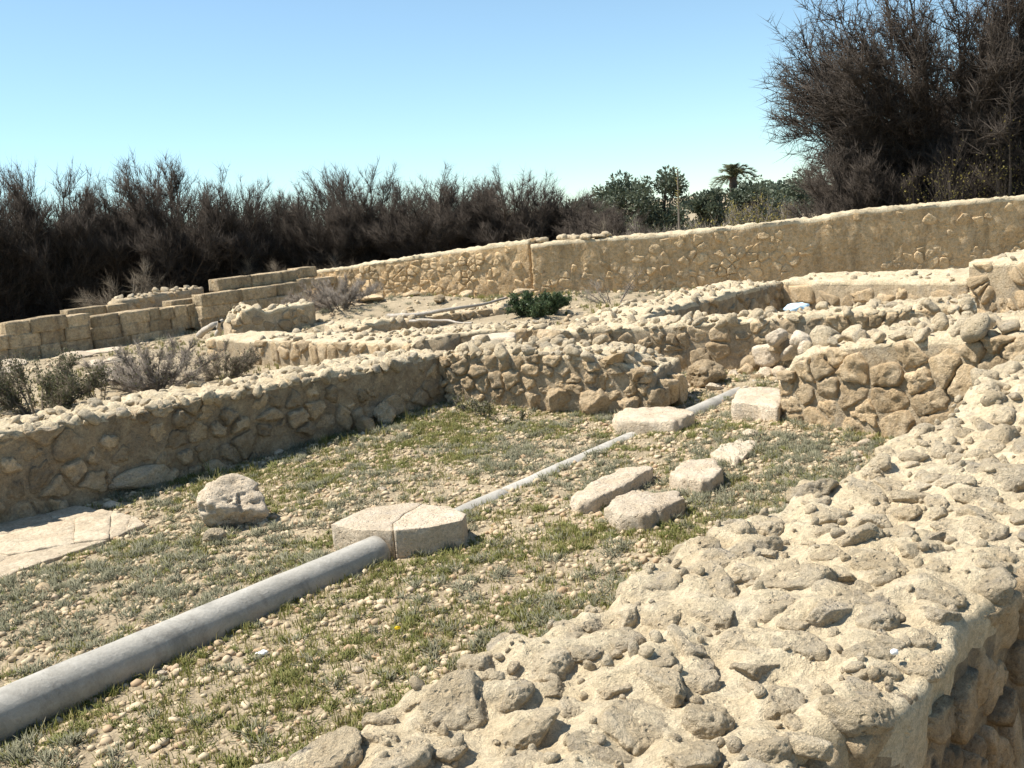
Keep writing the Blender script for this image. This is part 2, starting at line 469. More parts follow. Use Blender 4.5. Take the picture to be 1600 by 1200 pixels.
def voronoi(pts, box, metric=(1.0, 1.0)):
    u0, v0, u1, v1 = box
    S = np.array(metric)
    P = np.asarray(pts) * S
    cells = []
    for i, p in enumerate(P):
        poly = [np.array(q) * S for q in ((u0, v0), (u1, v0), (u1, v1), (u0, v1))]
        d = np.linalg.norm(P - p, axis=1)
        for j in np.argsort(d)[1:22]:
            poly = clip_poly(poly, (p + P[j]) / 2, P[j] - p)
            if len(poly) < 3: break
        cells.append(np.array([q / S for q in poly]) if len(poly) >= 3 else None)
    return cells

def cell_seeds(w, h, du, dv, r, jit=0.36, merge=0.3):
    """staggered, jittered seeds; dropped ones leave bigger stones, added ones make chinking"""
    pts = []
    nv = max(1, int(round(h / dv)))
    for k in range(nv):
        u = -0.5 * du * r.random()
        while u < w + 0.3 * du:
            st = du * r.uniform(0.5, 1.6)
            if r.random() > merge * 0.6:
                pts.append((u + st / 2, (k + 0.5 + jit * r.uniform(-1, 1)) * h / nv))
            if r.random() < merge * 0.5:
                pts.append((u + st * r.random(), (k + r.random()) * h / nv))
            u += st
    return np.array(pts)

def merge(parts):
    V, F, o = [], [], 0
    for v, f in parts:
        V.append(v); F.append(f + o); o += len(v)
    return np.vstack(V), np.vstack(F)

# ------------------------------------------------------------------ walls
def mesh_arrays(me):
    if me.name not in _ARR:
        v = np.empty(len(me.vertices) * 3, np.float32); me.vertices.foreach_get('co', v)
        f = np.empty(len(me.loops), np.int32); me.loops.foreach_get('vertex_index', f)
        _ARR[me.name] = (v.reshape(-1, 3).astype(float), f.reshape(-1, 3))
    return _ARR[me.name]
_ARR = {}
class Wall:
    """straight wall: front face on p0 -> p1, body behind it (left of the direction is the front when flip)"""
    def __init__(s, p0, p1, thick, ztop, zbase, name, label, core_mat, seed, ):
        s.p0 = np.array(p0[:2], float); s.p1 = np.array(p1[:2], float)
        s.L = np.linalg.norm(s.p1 - s.p0)
        s.a = (s.p1 - s.p0) / s.L
        s.out = np.array([s.a[1], -s.a[0]])           # towards the viewer
        s.th = thick; s.zt = ztop; s.zb = zbase; s.seed = seed
        s.mat = core_mat
        s.base = np.array([*(s.p0 + s.a * s.L / 2 - s.out * thick / 2), zbase])
        s.root = thing(name, label, 'wall', tuple(s.base))
    def pt(s, u, t, z):
        """u along, t backwards from the front face, z height"""
        u = np.asarray(u, float); t = np.asarray(t, float)
        P = s.p0[None] + np.outer(np.atleast_1d(u), s.a) - np.outer(np.atleast_1d(t), s.out)
        return np.column_stack([P, np.broadcast_to(np.asarray(z, float), (len(P),))])
    def core(s, step=0.09, amp=0.03, lump=0.05, lump_f=4.0, nf=11, nt=12, taper=0.0, edge_r=0.05, name='mortar_core', top_amp=None, mat2=None):
        us = np.linspace(0, s.L, max(4, int(s.L / step)))
        top_amp = lump if top_amp is None else top_amp
        prof = [(0, k / nf, 0) for k in range(nf)] + [(k / nt, 1.0, 1) for k in range(nt + 1)] + [(1, 1 - (k + 1) / 6.0, 2) for k in range(6)]
        V = []; m = len(prof)
        for u in us:
            zt = s.zt(u)
            for (t, h, k) in prof:
                V.append((u, t * (s.th + (getattr(s, 'th_end', s.th) - s.th) * u / s.L), s.zb - 0.15 + h * (zt - s.zb + 0.15), k))
        V = np.array(V)
        W = s.pt(V[:, 0], V[:, 1], V[:, 2])
        n1 = fbm(W * 2.2, 3, s.seed); n2 = fbm(W * lump_f, 4, s.seed + 20, 0.6); n3 = fbm(W * 11.0, 3, s.seed + 40)
        kk = V[:, 3]
        d_out = np.where(kk == 0, amp * (n1 + 0.6 * n3), 0) - np.where(kk == 2, amp * n1, 0)
        # batter and rounded arris
        hrel = (V[:, 2] - s.zb) / np.maximum(1e-3, np.array([s.zt(u) for u in V[:, 0]]) - s.zb)
        d_out = d_out + np.where(kk == 0, taper * (1 - hrel), 0)
        W[:, :2] += np.outer(d_out, s.out)
        edge = np.minimum(V[:, 1], (s.th + (getattr(s, 'th_end', s.th) - s.th) * V[:, 0] / s.L) - V[:, 1]) / edge_r
        drop = np.where(kk == 1, -edge_r * 0.6 * np.clip(1 - edge, 0, 1) ** 2, 0)
        n4 = np.abs(fbm(W * 6.5, 3, s.seed + 60)) ; n5 = np.abs(fbm(W * 14.0, 3, s.seed + 70))
        W[:, 2] += np.where(kk == 1, top_amp * (n2 + 0.3 * n3 + 1.1 * n4 + 0.7 * n5 - 0.35), 0) + drop
        wob = fbm(np.column_stack([V[:, 0] * 1.7, V[:, 0] * 0, V[:, 0] * 0 + s.seed]), 4, s.seed)
        upper = (kk == 0) & (hrel > 0.88)
        W[upper, 2] += 0.03 * fbm(W[upper] * 6.0, 3, s.seed + 80)
        top_arris = (kk == 1) & (V[:, 1] < 0.02)
        W[top_arris, :2] += np.outer(wob[top_arris] * 0.05, s.out)
        F = []
        for i in range(len(us) - 1):
            a = i * m
            for k in range(m - 1):
                F.append((a + k, a + m + k, a + m + k + 1, a + k + 1))
        F.append(tuple(range(m))); F.append(tuple(range((len(us)) * m - 1, (len(us) - 1) * m - 1, -1)))
        me = make_mesh(name, W - s.base, F)
        me.materials.append(s.mat)
        if mat2:
            me.materials.append(mat2)
            idx = np.zeros(len(me.polygons), np.int32)
            per = m - 1
            k = np.arange((len(us) - 1) * per) % per
            idx[:len(k)] = ((k >= nf - 1) & (k < nf + nt + 1)).astype(np.int32)
            me.polygons.foreach_set('material_index', idx)
        s.core_ob = link(name, me, None, s.root)
        return s
    def face(s, du, dv, mat, keep=0.9, gap=0.012, depth=(0.01, 0.06), u0=0, u1=None, z0=None, zcap=0.03, side='front', amp=0.012, m=18, maskfn=None, edge=0.03, jit=0.36, name='stone', limit=300, back=0.08, fit=(0.93, 1.03), rings=2, freq=13.0):
        r = np.random.default_rng(s.seed + 77)
        u1 = s.L if u1 is None else u1
        z0 = s.zb - 0.05 if z0 is None else z0
        H = max(s.zt(u) for u in np.linspace(u0, u1, 20)) - z0
        pts = cell_seeds(u1 - u0, H, du, dv, r, jit)
        cells = voronoi(pts, (-0.02, 0, u1 - u0, H))
        cnt = 0
        for i, c in enumerate(cells):
            if c is None or cnt >= limit: continue
            cc = c.mean(0)
            uu, zz = u0 + cc[0], z0 + cc[1]
            if uu < 0 or uu > s.L or r.random() > (maskfn(uu, zz) if maskfn else keep): continue
            if zz > s.zt(uu) - zcap: continue
            c = np.column_stack([c[:, 0], np.minimum(c[:, 1], s.zt(uu) - zcap * 0.3 - z0)])
            rad = np.linalg.norm(c - cc, axis=1).mean()
            if rad < 0.03: continue
            c = cc + (c - cc) * (1 - gap / rad) * r.uniform(*fit)
            th = r.normal(0, 0.05)
            c = cc + (c - cc) @ np.array([[math.cos(th), -math.sin(th)], [math.sin(th), math.cos(th)]])
            V, F, ctr = poly_stone(c, back, r.uniform(*depth), m, edge, amp, int(r.integers(1, 9999)), (r.normal(0, 0.08), r.normal(0, 0.10)), freq, rings, chip=1.0)
            # (u, v, w) -> world
            P = np.outer(V[:, 0], np.append(s.a, 0)) + np.outer(V[:, 1], (0, 0, 1)) + np.outer(V[:, 2], np.append(s.out, 0))
            org = s.pt(u0 + ctr[0], 0.0, z0 + ctr[1])[0]
            link(name, make_mesh('stone', P, F), mat, s.root, tuple(org - s.base))
            cnt += 1
        return s
    def top_stones(s, n, meshes, rad=(0.04, 0.09), sink=0.35, t0=0.04, t1=None, u0=0.05, u1=None, flat=0.75, dz=0.0, limit=290, name='stone', sep=1.1):
        r = np.random.default_rng(s.seed + 99)
        u1 = s.L - 0.05 if u1 is None else u1
        t1 = s.th - 0.05 if t1 is None else t1
        placed = []; rest = []; put = []
        have = sum(1 for c in s.root.children if c.name.split('.')[0] == 'stone')
        tries = 0
        while len(placed) < min(n, limit) and tries < n * 40:
            tries += 1
            u, t, q = r.uniform(u0, u1), r.uniform(t0, t1), 0.75 * rad[0] + (1.15 * rad[1] - 0.75 * rad[0]) * r.random() ** 1.7
            if any((u - a) ** 2 + (t - b) ** 2 < (sep * (q + c)) ** 2 * 0.7 for a, b, c in placed): continue
            placed.append((u, t, q))
            P = s.pt(u, t, s.zt(u))[0]
            zz = s.surf(u, t) if hasattr(s, 'surf') else P[2]
            P[2] = zz + q * flat * (1 - 2 * sink) * 0.6 + dz
            put.append((q, meshes[int(r.integers(len(meshes)))], P - s.base, (r.uniform(-0.9, 0.9), r.uniform(-0.9, 0.9), r.uniform(0, 6.28)),
                        (q * r.uniform(0.9, 1.6), q * r.uniform(0.75, 1.15), q * flat * r.uniform(0.65, 1.2))))
        put.sort(key=lambda e: -e[0])
        for k, (q, me, P, rot, sc) in enumerate(put):
            if have + k < 296:
                link(name, me, None, s.root, tuple(P), rot, sc)
            else:                                            # the smallest, past the limit, as one part
                v, f = mesh_arrays(me)
                rest.append(((v * np.array(sc)) @ np.array(Euler(rot).to_matrix()).T + P, f))
        if rest:
            o = link('small_rubble', make_mesh('small_rubble', *merge(rest)), meshes[0].materials[0], s.root)
            o['kind'] = 'stuff'
        return placed
    def loose(s, u, t, z, sc, mesh, rot=None, name='stone'):
        P = s.pt(u, t, z)[0]
        return link(name, mesh, None, s.root, tuple(P - s.base), rot or (0, 0, u * 7), sc)

def interp(xs, zs): return lambda u: float(np.interp(u, xs, zs))

# left long wall ---------------------------------------------------
LW_DIR = np.array([0.715, 0.699])
lw_p1 = at(700, 640, 0)
lw_p0 = at(0, 822, 0)
d = (lw_p1 - lw_p0)[:2]; d /= np.linalg.norm(d)
lw_p0 = lw_p0[:2] - d * 2.2
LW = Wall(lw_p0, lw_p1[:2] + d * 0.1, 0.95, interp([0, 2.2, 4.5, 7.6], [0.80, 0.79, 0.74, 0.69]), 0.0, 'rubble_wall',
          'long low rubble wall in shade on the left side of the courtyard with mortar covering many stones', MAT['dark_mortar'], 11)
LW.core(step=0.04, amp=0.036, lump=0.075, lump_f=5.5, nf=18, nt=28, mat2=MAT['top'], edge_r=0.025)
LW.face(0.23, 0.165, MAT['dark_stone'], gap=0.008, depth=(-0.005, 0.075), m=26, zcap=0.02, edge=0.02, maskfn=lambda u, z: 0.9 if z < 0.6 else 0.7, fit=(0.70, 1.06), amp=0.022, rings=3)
LW.top_stones(60, MID_TOP, (0.035, 0.075), 0.6, flat=0.9, t0=-0.035, t1=0.05, sep=0.8, dz=-0.02)
LW.seed += 700
LW.top_stones(220, MID_TOP, (0.03, 0.07), 0.42, flat=0.85, t0=-0.01)

# cross wall from the corner to the gate --------------------------
xw_p0 = at(700, 642, 0)[:2]; xw_p1 = at(1022, 648, 0)[:2]
XW = Wall(xw_p0, xw_p1, 0.95, interp([0, 1.2, 1.9, 2.3, 2.7], [0.70, 0.70, 0.66, 0.58, 0.40]), 0.0, 'rubble_wall',
          'rough rubble wall with big base stones between the corner and the gateway', MAT['mortar'], 12)
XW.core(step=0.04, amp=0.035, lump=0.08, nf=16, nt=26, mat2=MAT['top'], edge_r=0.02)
XW.face(0.175, 0.13, MAT['stone'], keep=0.94, gap=0.006, depth=(0.008, 0.065), m=26, zcap=0.03, edge=0.018, amp=0.019, rings=3, fit=(0.88, 1.04), maskfn=lambda u, z: 0.92 if z > 0.22 or u < 1.0 else 0.0)
XW.top_stones(18, MID_TOP, (0.035, 0.075), 0.6, flat=0.9, t0=-0.035, t1=0.05, sep=0.8, dz=-0.02)
XW.seed += 700
XW.top_stones(90, MID_TOP, (0.035, 0.09), 0.35, flat=0.95, t0=-0.02)
for u, z, w, h, k in ((1.18, 0.10, 0.17, 0.20, 0), (1.55, 0.14, 0.24, 0.23, 1), (1.98, 0.13, 0.25, 0.25, 2), (2.36, 0.11, 0.17, 0.17, 3), (2.62, 0.16, 0.16, 0.24, 4), (2.45, 0.42, 0.22, 0.16, 5), (2.2, 0.60, 0.24, 0.10, 6)):
    XW.loose(u, 0.05 + 0.05 * (k > 3), z, (w, 0.16, h), HI_TAN[k], (0.2 * math.sin(k * 2), 0.15 * math.cos(k), k * 1.3 * 0.2))
for t in (0.3, 0.6):
    XW.loose(2.66, t, 0.2, (0.2, 0.2, 0.26), HI_TAN[int(t * 10)])

# gate-side wall on the right -------------------------------------
rx_p0 = at(1222, 662, 0)[:2]; rx_d = np.array([0.585, -0.811]); rx_p1 = rx_p0 + rx_d * 4.4
RX = Wall(rx_p0, rx_p1, 1.7, interp([0, 0.10, 0.22, 0.5, 1.5, 2.8, 4.4], [0.44, 0.56, 0.72, 0.80, 0.93, 1.06, 1.17]), 0.0, 'rubble_wall',
          'broken rubble wall of large stones right of the gateway', MAT['mortar'], 13)
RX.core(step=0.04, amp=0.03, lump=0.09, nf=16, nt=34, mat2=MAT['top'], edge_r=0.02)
RX.face(0.32, 0.18, MAT['stone'], keep=0.97, gap=0.006, depth=(0.015, 0.07), m=32, zcap=0.05, edge=0.02, amp=0.022, rings=3, fit=(0.9, 1.04))
RX.top_stones(44, MID_TOP, (0.06, 0.12), 0.2, t0=-0.02, t1=0.5, flat=1.15, sep=1.05)
RX.seed += 500
RX.top_stones(150, MID_TOP, (0.035, 0.085), 0.35, t0=0.5, flat=0.95)

# wall behind the gate --------------------------------------------
mw_p0 = at(846, 572, 0.15)[:2]; mw_p1 = at(1330, 578, 0.0)[:2]
MW = Wall(mw_p0, mw_p1 + (mw_p1 - mw_p0) * 0.35, 0.75, interp([0, 0.25, 1.7, 3.0, 6], [0.60, 0.63, 0.65, 0.68, 0.76]), 0.0, 'rubble_wall',
          'tan rubble wall standing behind the gateway with knobbly stones along its top', MAT['mortar'], 14)
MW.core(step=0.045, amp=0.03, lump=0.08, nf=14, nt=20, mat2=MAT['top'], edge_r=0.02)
MW.face(0.26, 0.155, MAT['stone'], keep=0.9, gap=0.006, depth=(-0.005, 0.045), m=26, zcap=0.04, edge=0.018, amp=0.02, rings=3, fit=(0.85, 1.04))
MW.top_stones(30, MID_TOP, (0.035, 0.075), 0.6, flat=0.9, t0=-0.035, t1=0.05, sep=0.8, dz=-0.02)
MW.seed += 700
MW.top_stones(120, MID_TOP, (0.035, 0.085), 0.35, flat=0.95, t0=-0.02)

# dark sided wall running back ------------------------------------
m2_p0 = at(985, 495, 0.7)[:2]; m2_p1 = at(1222, 440, 0.7)[:2]
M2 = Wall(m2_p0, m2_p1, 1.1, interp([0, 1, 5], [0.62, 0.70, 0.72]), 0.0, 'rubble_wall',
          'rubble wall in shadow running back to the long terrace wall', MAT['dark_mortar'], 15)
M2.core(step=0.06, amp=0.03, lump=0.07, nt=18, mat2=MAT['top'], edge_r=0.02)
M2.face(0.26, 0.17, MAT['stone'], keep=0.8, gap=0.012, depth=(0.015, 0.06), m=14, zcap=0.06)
M2.top_stones(110, LO_TOP, (0.035, 0.08), 0.4)

# terrace wall ------------------------------------------------------
m3_p0 = at(1218, 440, 0.7)[:2]; m3_p1 = at(1512, 440, 0.7)[:2]
dd = (m3_p1 - m3_p0) / np.linalg.norm(m3_p1 - m3_p0)
M3 = Wall(m3_p0, m3_p1, 0.9, interp([0, 4], [0.73, 0.72]), 0.0, 'terrace_wall',
          'long terrace wall with a broad flat sandy top below the tall back wall', MAT['mortar'], 16)
M3.th_end = 2.5
M3.core(step=0.05, amp=0.05, lump=0.03, top_amp=0.05, nt=20, mat2=MAT['top'], edge_r=0.03)
M3.face(0.42, 0.21, MAT['stone'], gap=0.014, depth=(0.0, 0.07), m=18, zcap=0.2, edge=0.04, maskfn=lambda u, z: 0.97 if z < 0.58 else 0.4)
M3.top_stones(26, LO_TOP, (0.03, 0.07), 0.45, t0=0.0, t1=0.8)
M4 = Wall(m3_p1 + dd * 0.02, m3_p1 + dd * 3.4, 2.2, interp([0, 4], [1.0, 1.12]), 0.0, 'terrace_wall',
          'higher stepped end of the terrace wall at the right edge', MAT['mortar'], 17)
M4.core(step=0.08, amp=0.03, lump=0.05, mat2=MAT['top'])
M4.face(0.30, 0.20, MAT['stone'], keep=0.9, gap=0.012, depth=(0.01, 0.07), m=16, zcap=0.06, edge=0.035)
M4.top_stones(30, LO_TOP, (0.06, 0.11), 0.3)

# long back wall, two runs -------------------------------------------
bw0, bw1, bw2 = np.array([-5.6, 29.2]), np.array([0.75, 26.3]), np.array([17.0, 23.6])
def patchy(seed, hi, lo, f=0.55, thr=0.0):
    def fn(u, z):
        n = fbm(np.array([[u * f, z * f * 1.6, seed]]), 3, seed)[0]
        return hi if n > thr else lo
    return fn
B1 = Wall(bw0, bw1, 0.75, interp([0, 1.0, 3.5, 5.5, 7.0], [1.08, 1.16, 1.33, 1.46, 1.55]), 0.0, 'back_wall',
          'tall ochre rubble wall of small stones at the back, left of the upright seam', MAT['ochre'], 18)
B1.core(step=0.07, amp=0.045, lump=0.03, top_amp=0.065, nf=18, nt=9, mat2=MAT['top'], edge_r=0.02)
B1.face(0.25, 0.15, MAT['ochre_stone'], gap=0.006, depth=(0.0, 0.045), m=14, zcap=0.12, edge=0.018, maskfn=patchy(5, 0.98, 0.12, 0.5, -0.12), limit=290, amp=0.018, fit=(0.95, 1.03))
B2 = Wall(bw1 + np.array([0.02, -0.16]), bw2, 0.8, interp([0, 1.5, 3.0, 5.2, 7.0, 7.8, 9, 11, 13, 16.5], [1.43, 1.47, 1.42, 1.47, 1.50, 1.60, 1.62, 1.62, 1.60, 1.62]), 0.0, 'back_wall',
          'long ochre plastered wall at the back, right of the upright seam', MAT['ochre'], 19)
B2.core(step=0.07, amp=0.035, lump=0.03, top_amp=0.065, nf=18, nt=9, mat2=MAT['top'], edge_r=0.02)
B2.face(0.28, 0.165, MAT['ochre_stone'], gap=0.007, depth=(0.008, 0.03), m=16, zcap=0.14, edge=0.014, maskfn=lambda u, z: (0.75 if z < 0.8 else 0.1) if u < 2.4 else (0.7 if 0.3 < fbm(np.array([[u * 0.4, z * 1.1, 3.3]]), 3, 8)[0] + 0.30 else 0.05), limit=290, amp=0.018, fit=(0.92, 1.03))
r = np.random.default_rng(5)
for k in range(16):
    B2.loose(r.uniform(0.1, 2.0), r.uniform(0.05, 0.7), 1.5, tuple(r.uniform(0.10, 0.22, 3) * (1, 1, 0.6)), LO_TOP[k % 10])

# ashlar wall at the far left ---------------------------------------
AS_P0 = np.array([-10.75, 21.85]); AS_A = np.array([0.69, 0.724]); AS_A /= np.linalg.norm(AS_A)
AS_OUT = np.array([AS_A[1], -AS_A[0]])
def on_ashlar(x, y, off=0.0):
    """photo point on the upright plane of the ashlar face -> (along, height)"""
    dr = _FW + (x - 800) / F_PX * _R - (y - 600) / F_PX * _U
    n = np.append(AS_OUT, 0)
    k = ((np.append(AS_P0 + AS_OUT * off, 0) - EYE) @ n) / (dr @ n)
    P = EYE + dr * k
    return (P[:2] - AS_P0) @ AS_A, P[2]
AW = thing('ashlar_wall', 'stepped wall of squared ochre blocks in front of the dark thicket at far left', 'wall', (*AS_P0, 0))
def box_block(w, d, h, rad, amp, seed, n=5):
    """worn rectangular block centred on 0"""
    g = np.linspace(-1, 1, n)
    faces = []; verts = []; key = {}
    def vid(p):
        k = tuple(np.round(p, 4))
        if k not in key:
            key[k] = len(verts); verts.append(p)
        return key[k]
    for ax in range(3):
        for sg in (-1, 1):
            b, c = [(1, 2), (2, 0), (0, 1)][ax]
            for i in range(n - 1):
                for j in range(n - 1):
                    q = []
                    for di, dj in ((0, 0), (1, 0), (1, 1), (0, 1)):
                        p = [0, 0, 0]; p[ax] = sg; p[b] = g[i + di]; p[c] = g[j + dj]; q.append(vid(p))
                    faces.append(tuple(q if sg > 0 else q[::-1]))
    v = np.array(verts, float)
    half = np.array([w, d, h]) / 2
    # spread samples towards the arrises so they stay crisp
    v = np.sign(v) * np.abs(v) ** 0.55
    p = v * half
    inner = np.maximum(half - rad, 1e-3)
    cpt = np.clip(p, -inner, inner)
    dv = p - cpt
    ln = np.maximum(np.linalg.norm(dv, axis=1), 1e-6)
    p = cpt + dv / ln[:, None] * np.minimum(ln, rad)[:, None]
    nn = np.stack([fbm(p * 6 + seed, 3, seed), fbm(p * 6 + seed + 40, 3, seed), fbm(p * 6 + seed + 90, 3, seed)], 1)
    return p + nn * amp, faces
def ashlar_course(xa, ya, xb, yb, h, lens, off=0.0, depth=0.5, mat='ashlar', seed=0):
    """one course: photo ends of its upper edge, its height, block length"""
    sa, za = on_ashlar(xa, ya, off); sb, zb_ = on_ashlar(xb, yb, off)
    r = np.random.default_rng(seed)
    z = (za + zb_) / 2
    s = sa; rz = -math.atan2(AS_A[0], AS_A[1]) + math.pi / 2
    while s < sb - 0.15:
        L = min(lens * r.uniform(0.75, 1.35), sb - s)
        if sb - s - L < 0.25: L = sb - s
        V, Fc = box_block(L - 0.009, depth, h - 0.007, 0.02, 0.022, int(r.integers(1, 9999)))
        zc = z - h / 2 + (s + L / 2 - (sa + sb) / 2) / max(sb - sa, 0.1) * (zb_ - za) * 0.15
        P = AS_P0 + AS_A * (s + L / 2) + AS_OUT * (off - depth / 2 + r.uniform(-0.015, 0.02))
        link('block', make_mesh('block', V, Fc), MAT[mat], AW, (P[0] - AS_P0[0], P[1] - AS_P0[1], zc), (r.normal(0, 0.006), r.normal(0, 0.006), rz + r.normal(0, 0.008)))
        s += L
# section nearest the left edge: three courses
ashlar_course(8, 507, 46, 497, 0.32, 1.1, seed=1); ashlar_course(46, 499, 103, 490, 0.34, 0.9, seed=2); ashlar_course(103, 494, 140, 489, 0.34, 0.9, seed=3)
ashlar_course(-30, 528, 12, 522, 0.33, 0.7, seed=4); ashlar_course(12, 523, 140, 507, 0.33, 0.55, seed=5)
ashlar_course(-60, 552, 12, 542, 0.33, 0.7, seed=6); ashlar_course(12, 546, 144, 527, 0.34, 0.6, seed=7)
# next section set back
ashlar_course(140, 494, 250, 481, 0.32, 0.75, -0.35, seed=8); ashlar_course(140, 512, 215, 503, 0.32, 0.6, -0.35, seed=9)
ashlar_course(146, 530, 290, 512, 0.34, 0.7, -0.35, seed=10); ashlar_course(250, 481, 312, 474, 0.30, 0.45, -0.35, seed=11)
ashlar_course(205, 502, 315, 492, 0.34, 0.5, -0.35, seed=12)
# right stepped section
ashlar_course(314, 459, 432, 446, 0.32, 0.9, 0.0, seed=13); ashlar_course(340, 436, 465, 421, 0.33, 0.8, -0.5, seed=14)
ashlar_course(315, 477, 450, 462, 0.33, 0.7, 0.0, seed=15); ashlar_course(315, 494, 440, 480, 0.33, 0.7, 0.0, seed=16)
ashlar_course(432, 444, 470, 440, 0.33, 0.6, -0.05, seed=17); ashlar_course(430, 461, 480, 455, 0.33, 0.6, -0.05, seed=18)
ashlar_course(268, 470, 315, 464, 0.25, 0.7, -0.6, seed=19); ashlar_course(465, 418, 495, 416, 0.3, 0.8, -0.7, seed=20)
ashlar_course(488, 435, 527, 431, 0.22, 1.0, -0.3, seed=21); ashlar_course(468, 436, 492, 433, 0.3, 1.0, -0.2, seed=22)
ashlar_course(106, 484, 168, 477, 0.22, 1.0, -1.6, seed=23); ashlar_course(168, 476, 200, 474, 0.28, 1.0, -1.5, seed=24)
# earth and rubble fill behind the blocks
for (xa, ya, xb, yb, off) in ((-60, 540, 140, 512, -0.5), (140, 515, 312, 495, -0.85), (312, 478, 480, 455, -0.52)):
    sa, za = on_ashlar(xa, ya, off); sb, zb_ = on_ashlar(xb, yb, off)
    q0 = AS_P0 + AS_A * sa + AS_OUT * off; q1 = AS_P0 + AS_A * sb + AS_OUT * off
    w = Wall.__new__(Wall)
    w.p0, w.p1 = q0, q1; w.L = np.linalg.norm(q1 - q0); w.a = (q1 - q0) / w.L; w.out = np.array([w.a[1], -w.a[0]])
    w.th = 0.9; w.zt = interp([0, w.L], [za, zb_]); w.zb = 0.0; w.seed = int(xa) + 90; w.mat = MAT['mortar']
    w.base = np.array([*AS_P0, 0]); w.root = AW
    w.core(step=0.15, amp=0.03, lump=0.05, nf=6, nt=6, name='rubble_fill')

# dark low wall beyond the ashlar, left of its upper course
q0 = at(258, 442, 1.0)[:2]; q1 = at(345, 432, 1.05)[:2]
DW = Wall(AS_P0 + AS_A * 3.6 - AS_OUT * 1.9, AS_P0 + AS_A * 6.0 - AS_OUT * 1.9, 0.6, interp([0, 1.2, 2.4], [0.95, 1.0, 1.02]), 0.0, 'rubble_wall',
          'dark stained rubble wall behind the ashlar blocks below the thicket', MAT['mortar'], 23)
DW.core(step=0.1, amp=0.04, lump=0.06, nf=8, nt=6)
DW.face(0.3, 0.18, MAT['stone'], keep=0.6, m=12)
DW.top_stones(24, LO_TOP, (0.06, 0.12), 0.2)

# short wall with a broken lump at its near end -----------------------
q0 = at(352, 518, 0.0)[:2] + np.array([0, 0]); q1 = at(490, 468, 0.72)[:2]
q0 = at(362, 490, 0.65)[:2]
SW = Wall(q0, q1, 0.6, interp([0, 0.25, 0.5, 0.8, 1.4, 9], [0.45, 0.70, 0.76, 0.58, 0.66, 0.74]), 0.0, 'rubble_wall',
          'short rubble wall with a broken lump at its near end, in front of the ashlar', MAT['mortar'], 24)
SW.core(step=0.08, amp=0.03, lump=0.06, mat2=MAT['top'])
SW.face(0.26, 0.18, MAT['stone'], gap=0.012, depth=(0.01, 0.06), m=14, maskfn=lambda u, z: 0.9 if u < 1.6 and z < 0.5 else 0.35)
SW.top_stones(22, LO_TOP, (0.06, 0.12), 0.25)

# low cross wall behind the long left wall ----------------------------
q0 = at(322, 528, 0.47)[:2]; q1 = at(565, 536, 0.47)[:2]; dq = (q1 - q0) / np.linalg.norm(q1 - q0)
CW = Wall(q0, q1 + dq * 1.2, 1.0, interp([0, 2, 6], [0.46, 0.47, 0.50]), -0.05, 'rubble_wall',
          'low wall with pale plastered base behind the long left wall', MAT['mortar'], 25)
CW.core(step=0.07, amp=0.03, lump=0.045, mat2=MAT['top'])
CW.face(0.34, 0.2, MAT['stone'], gap=0.012, depth=(0.01, 0.05), m=16, maskfn=lambda u, z: 0.9 if z > 0.15 and u > 1.6 else 0.3)
CW.top_stones(80, LO_TOP, (0.035, 0.085), 0.4, u0=1.6)
# low spread wall tops between there and the green shrub
q0 = at(520, 512, 0.38)[:2]; q1 = at(800, 480, 0.36)[:2]
C2 = Wall(q0, q1, 1.0, interp([0, 3, 8], [0.36, 0.40, 0.42]), -0.05, 'rubble_wall',
          'low ruined stone footing left of the green shrub', MAT['mortar'], 26)
C2.core(step=0.08, amp=0.04, lump=0.10, nt=18, mat2=MAT['top'])
C2.face(0.32, 0.18, MAT['stone'], keep=0.6, gap=0.012, m=12)
C2.top_stones(90, LO_TOP, (0.03, 0.09), 0.42)
q0 = at(585, 528, 0.5)[:2]; q1 = at(850, 512, 0.5)[:2]
C3 = Wall(q0, q1, 0.9, interp([0, 2, 8], [0.48, 0.52, 0.50]), -0.05, 'rubble_wall',
          'knobbly topped low wall just behind the wall corner', MAT['mortar'], 27)
C3.core(step=0.07, amp=0.04, lump=0.09, nt=18, mat2=MAT['top'])
C3.face(0.3, 0.18, MAT['stone'], keep=0.6, m=12)
C3.top_stones(140, LO_TOP, (0.03, 0.075), 0.4)

# near wall ------------------------------------------------------------
NO = np.array([-0.47, 2.9]); NA = np.array([0.701, 0.713]); NB = np.array([0.713, -0.701])
nw_base = np.array([NO[0] + NA[0] * 2, NO[1] + NA[1] * 2, 0])
NW = thing('rubble_wall', 'broad foreground wall with big weathered stones poking from its mortar top', 'wall', tuple(nw_base))
NZ = 0.85
def nw_edge_l(s): return np.interp(s, [-2, -0.2, 0.5, 1.2, 2.0, 2.6, 3.4, 3.7, 4.2, 4.6, 5, 6.5], [0.0, 0.0, -0.03, 0.02, 0.0, -0.03, 0.02, -0.08, 0.03, 0.02, -0.02, 0.0])
def nw_edge_r(s): return np.interp(s, [-2, 0.46, 0.92, 1.34, 1.96, 3, 6], [1.09, 1.12, 1.20, 1.17, 1.13, 1.2, 1.2])
r = np.random.default_rng(31)
nstones = []
tries = 0
while len(nstones) < 242 and tries < 90000:
    tries += 1
    big = len(nstones) < 165
    s_ = -0.7 + 6.5 * r.random() ** 1.25; q = (0.055 + 0.042 * r.random() ** 1.5) if big else r.uniform(0.03, 0.055)
    t_ = r.uniform(nw_edge_l(s_) + 0.02, nw_edge_r(s_) - 0.02)
    if any((s_ - a) ** 2 + (t_ - b) ** 2 < (0.98 * (q + c)) ** 2 for a, b, c in nstones): continue
    nstones.append((s_, t_, q))
nst = np.array(nstones)
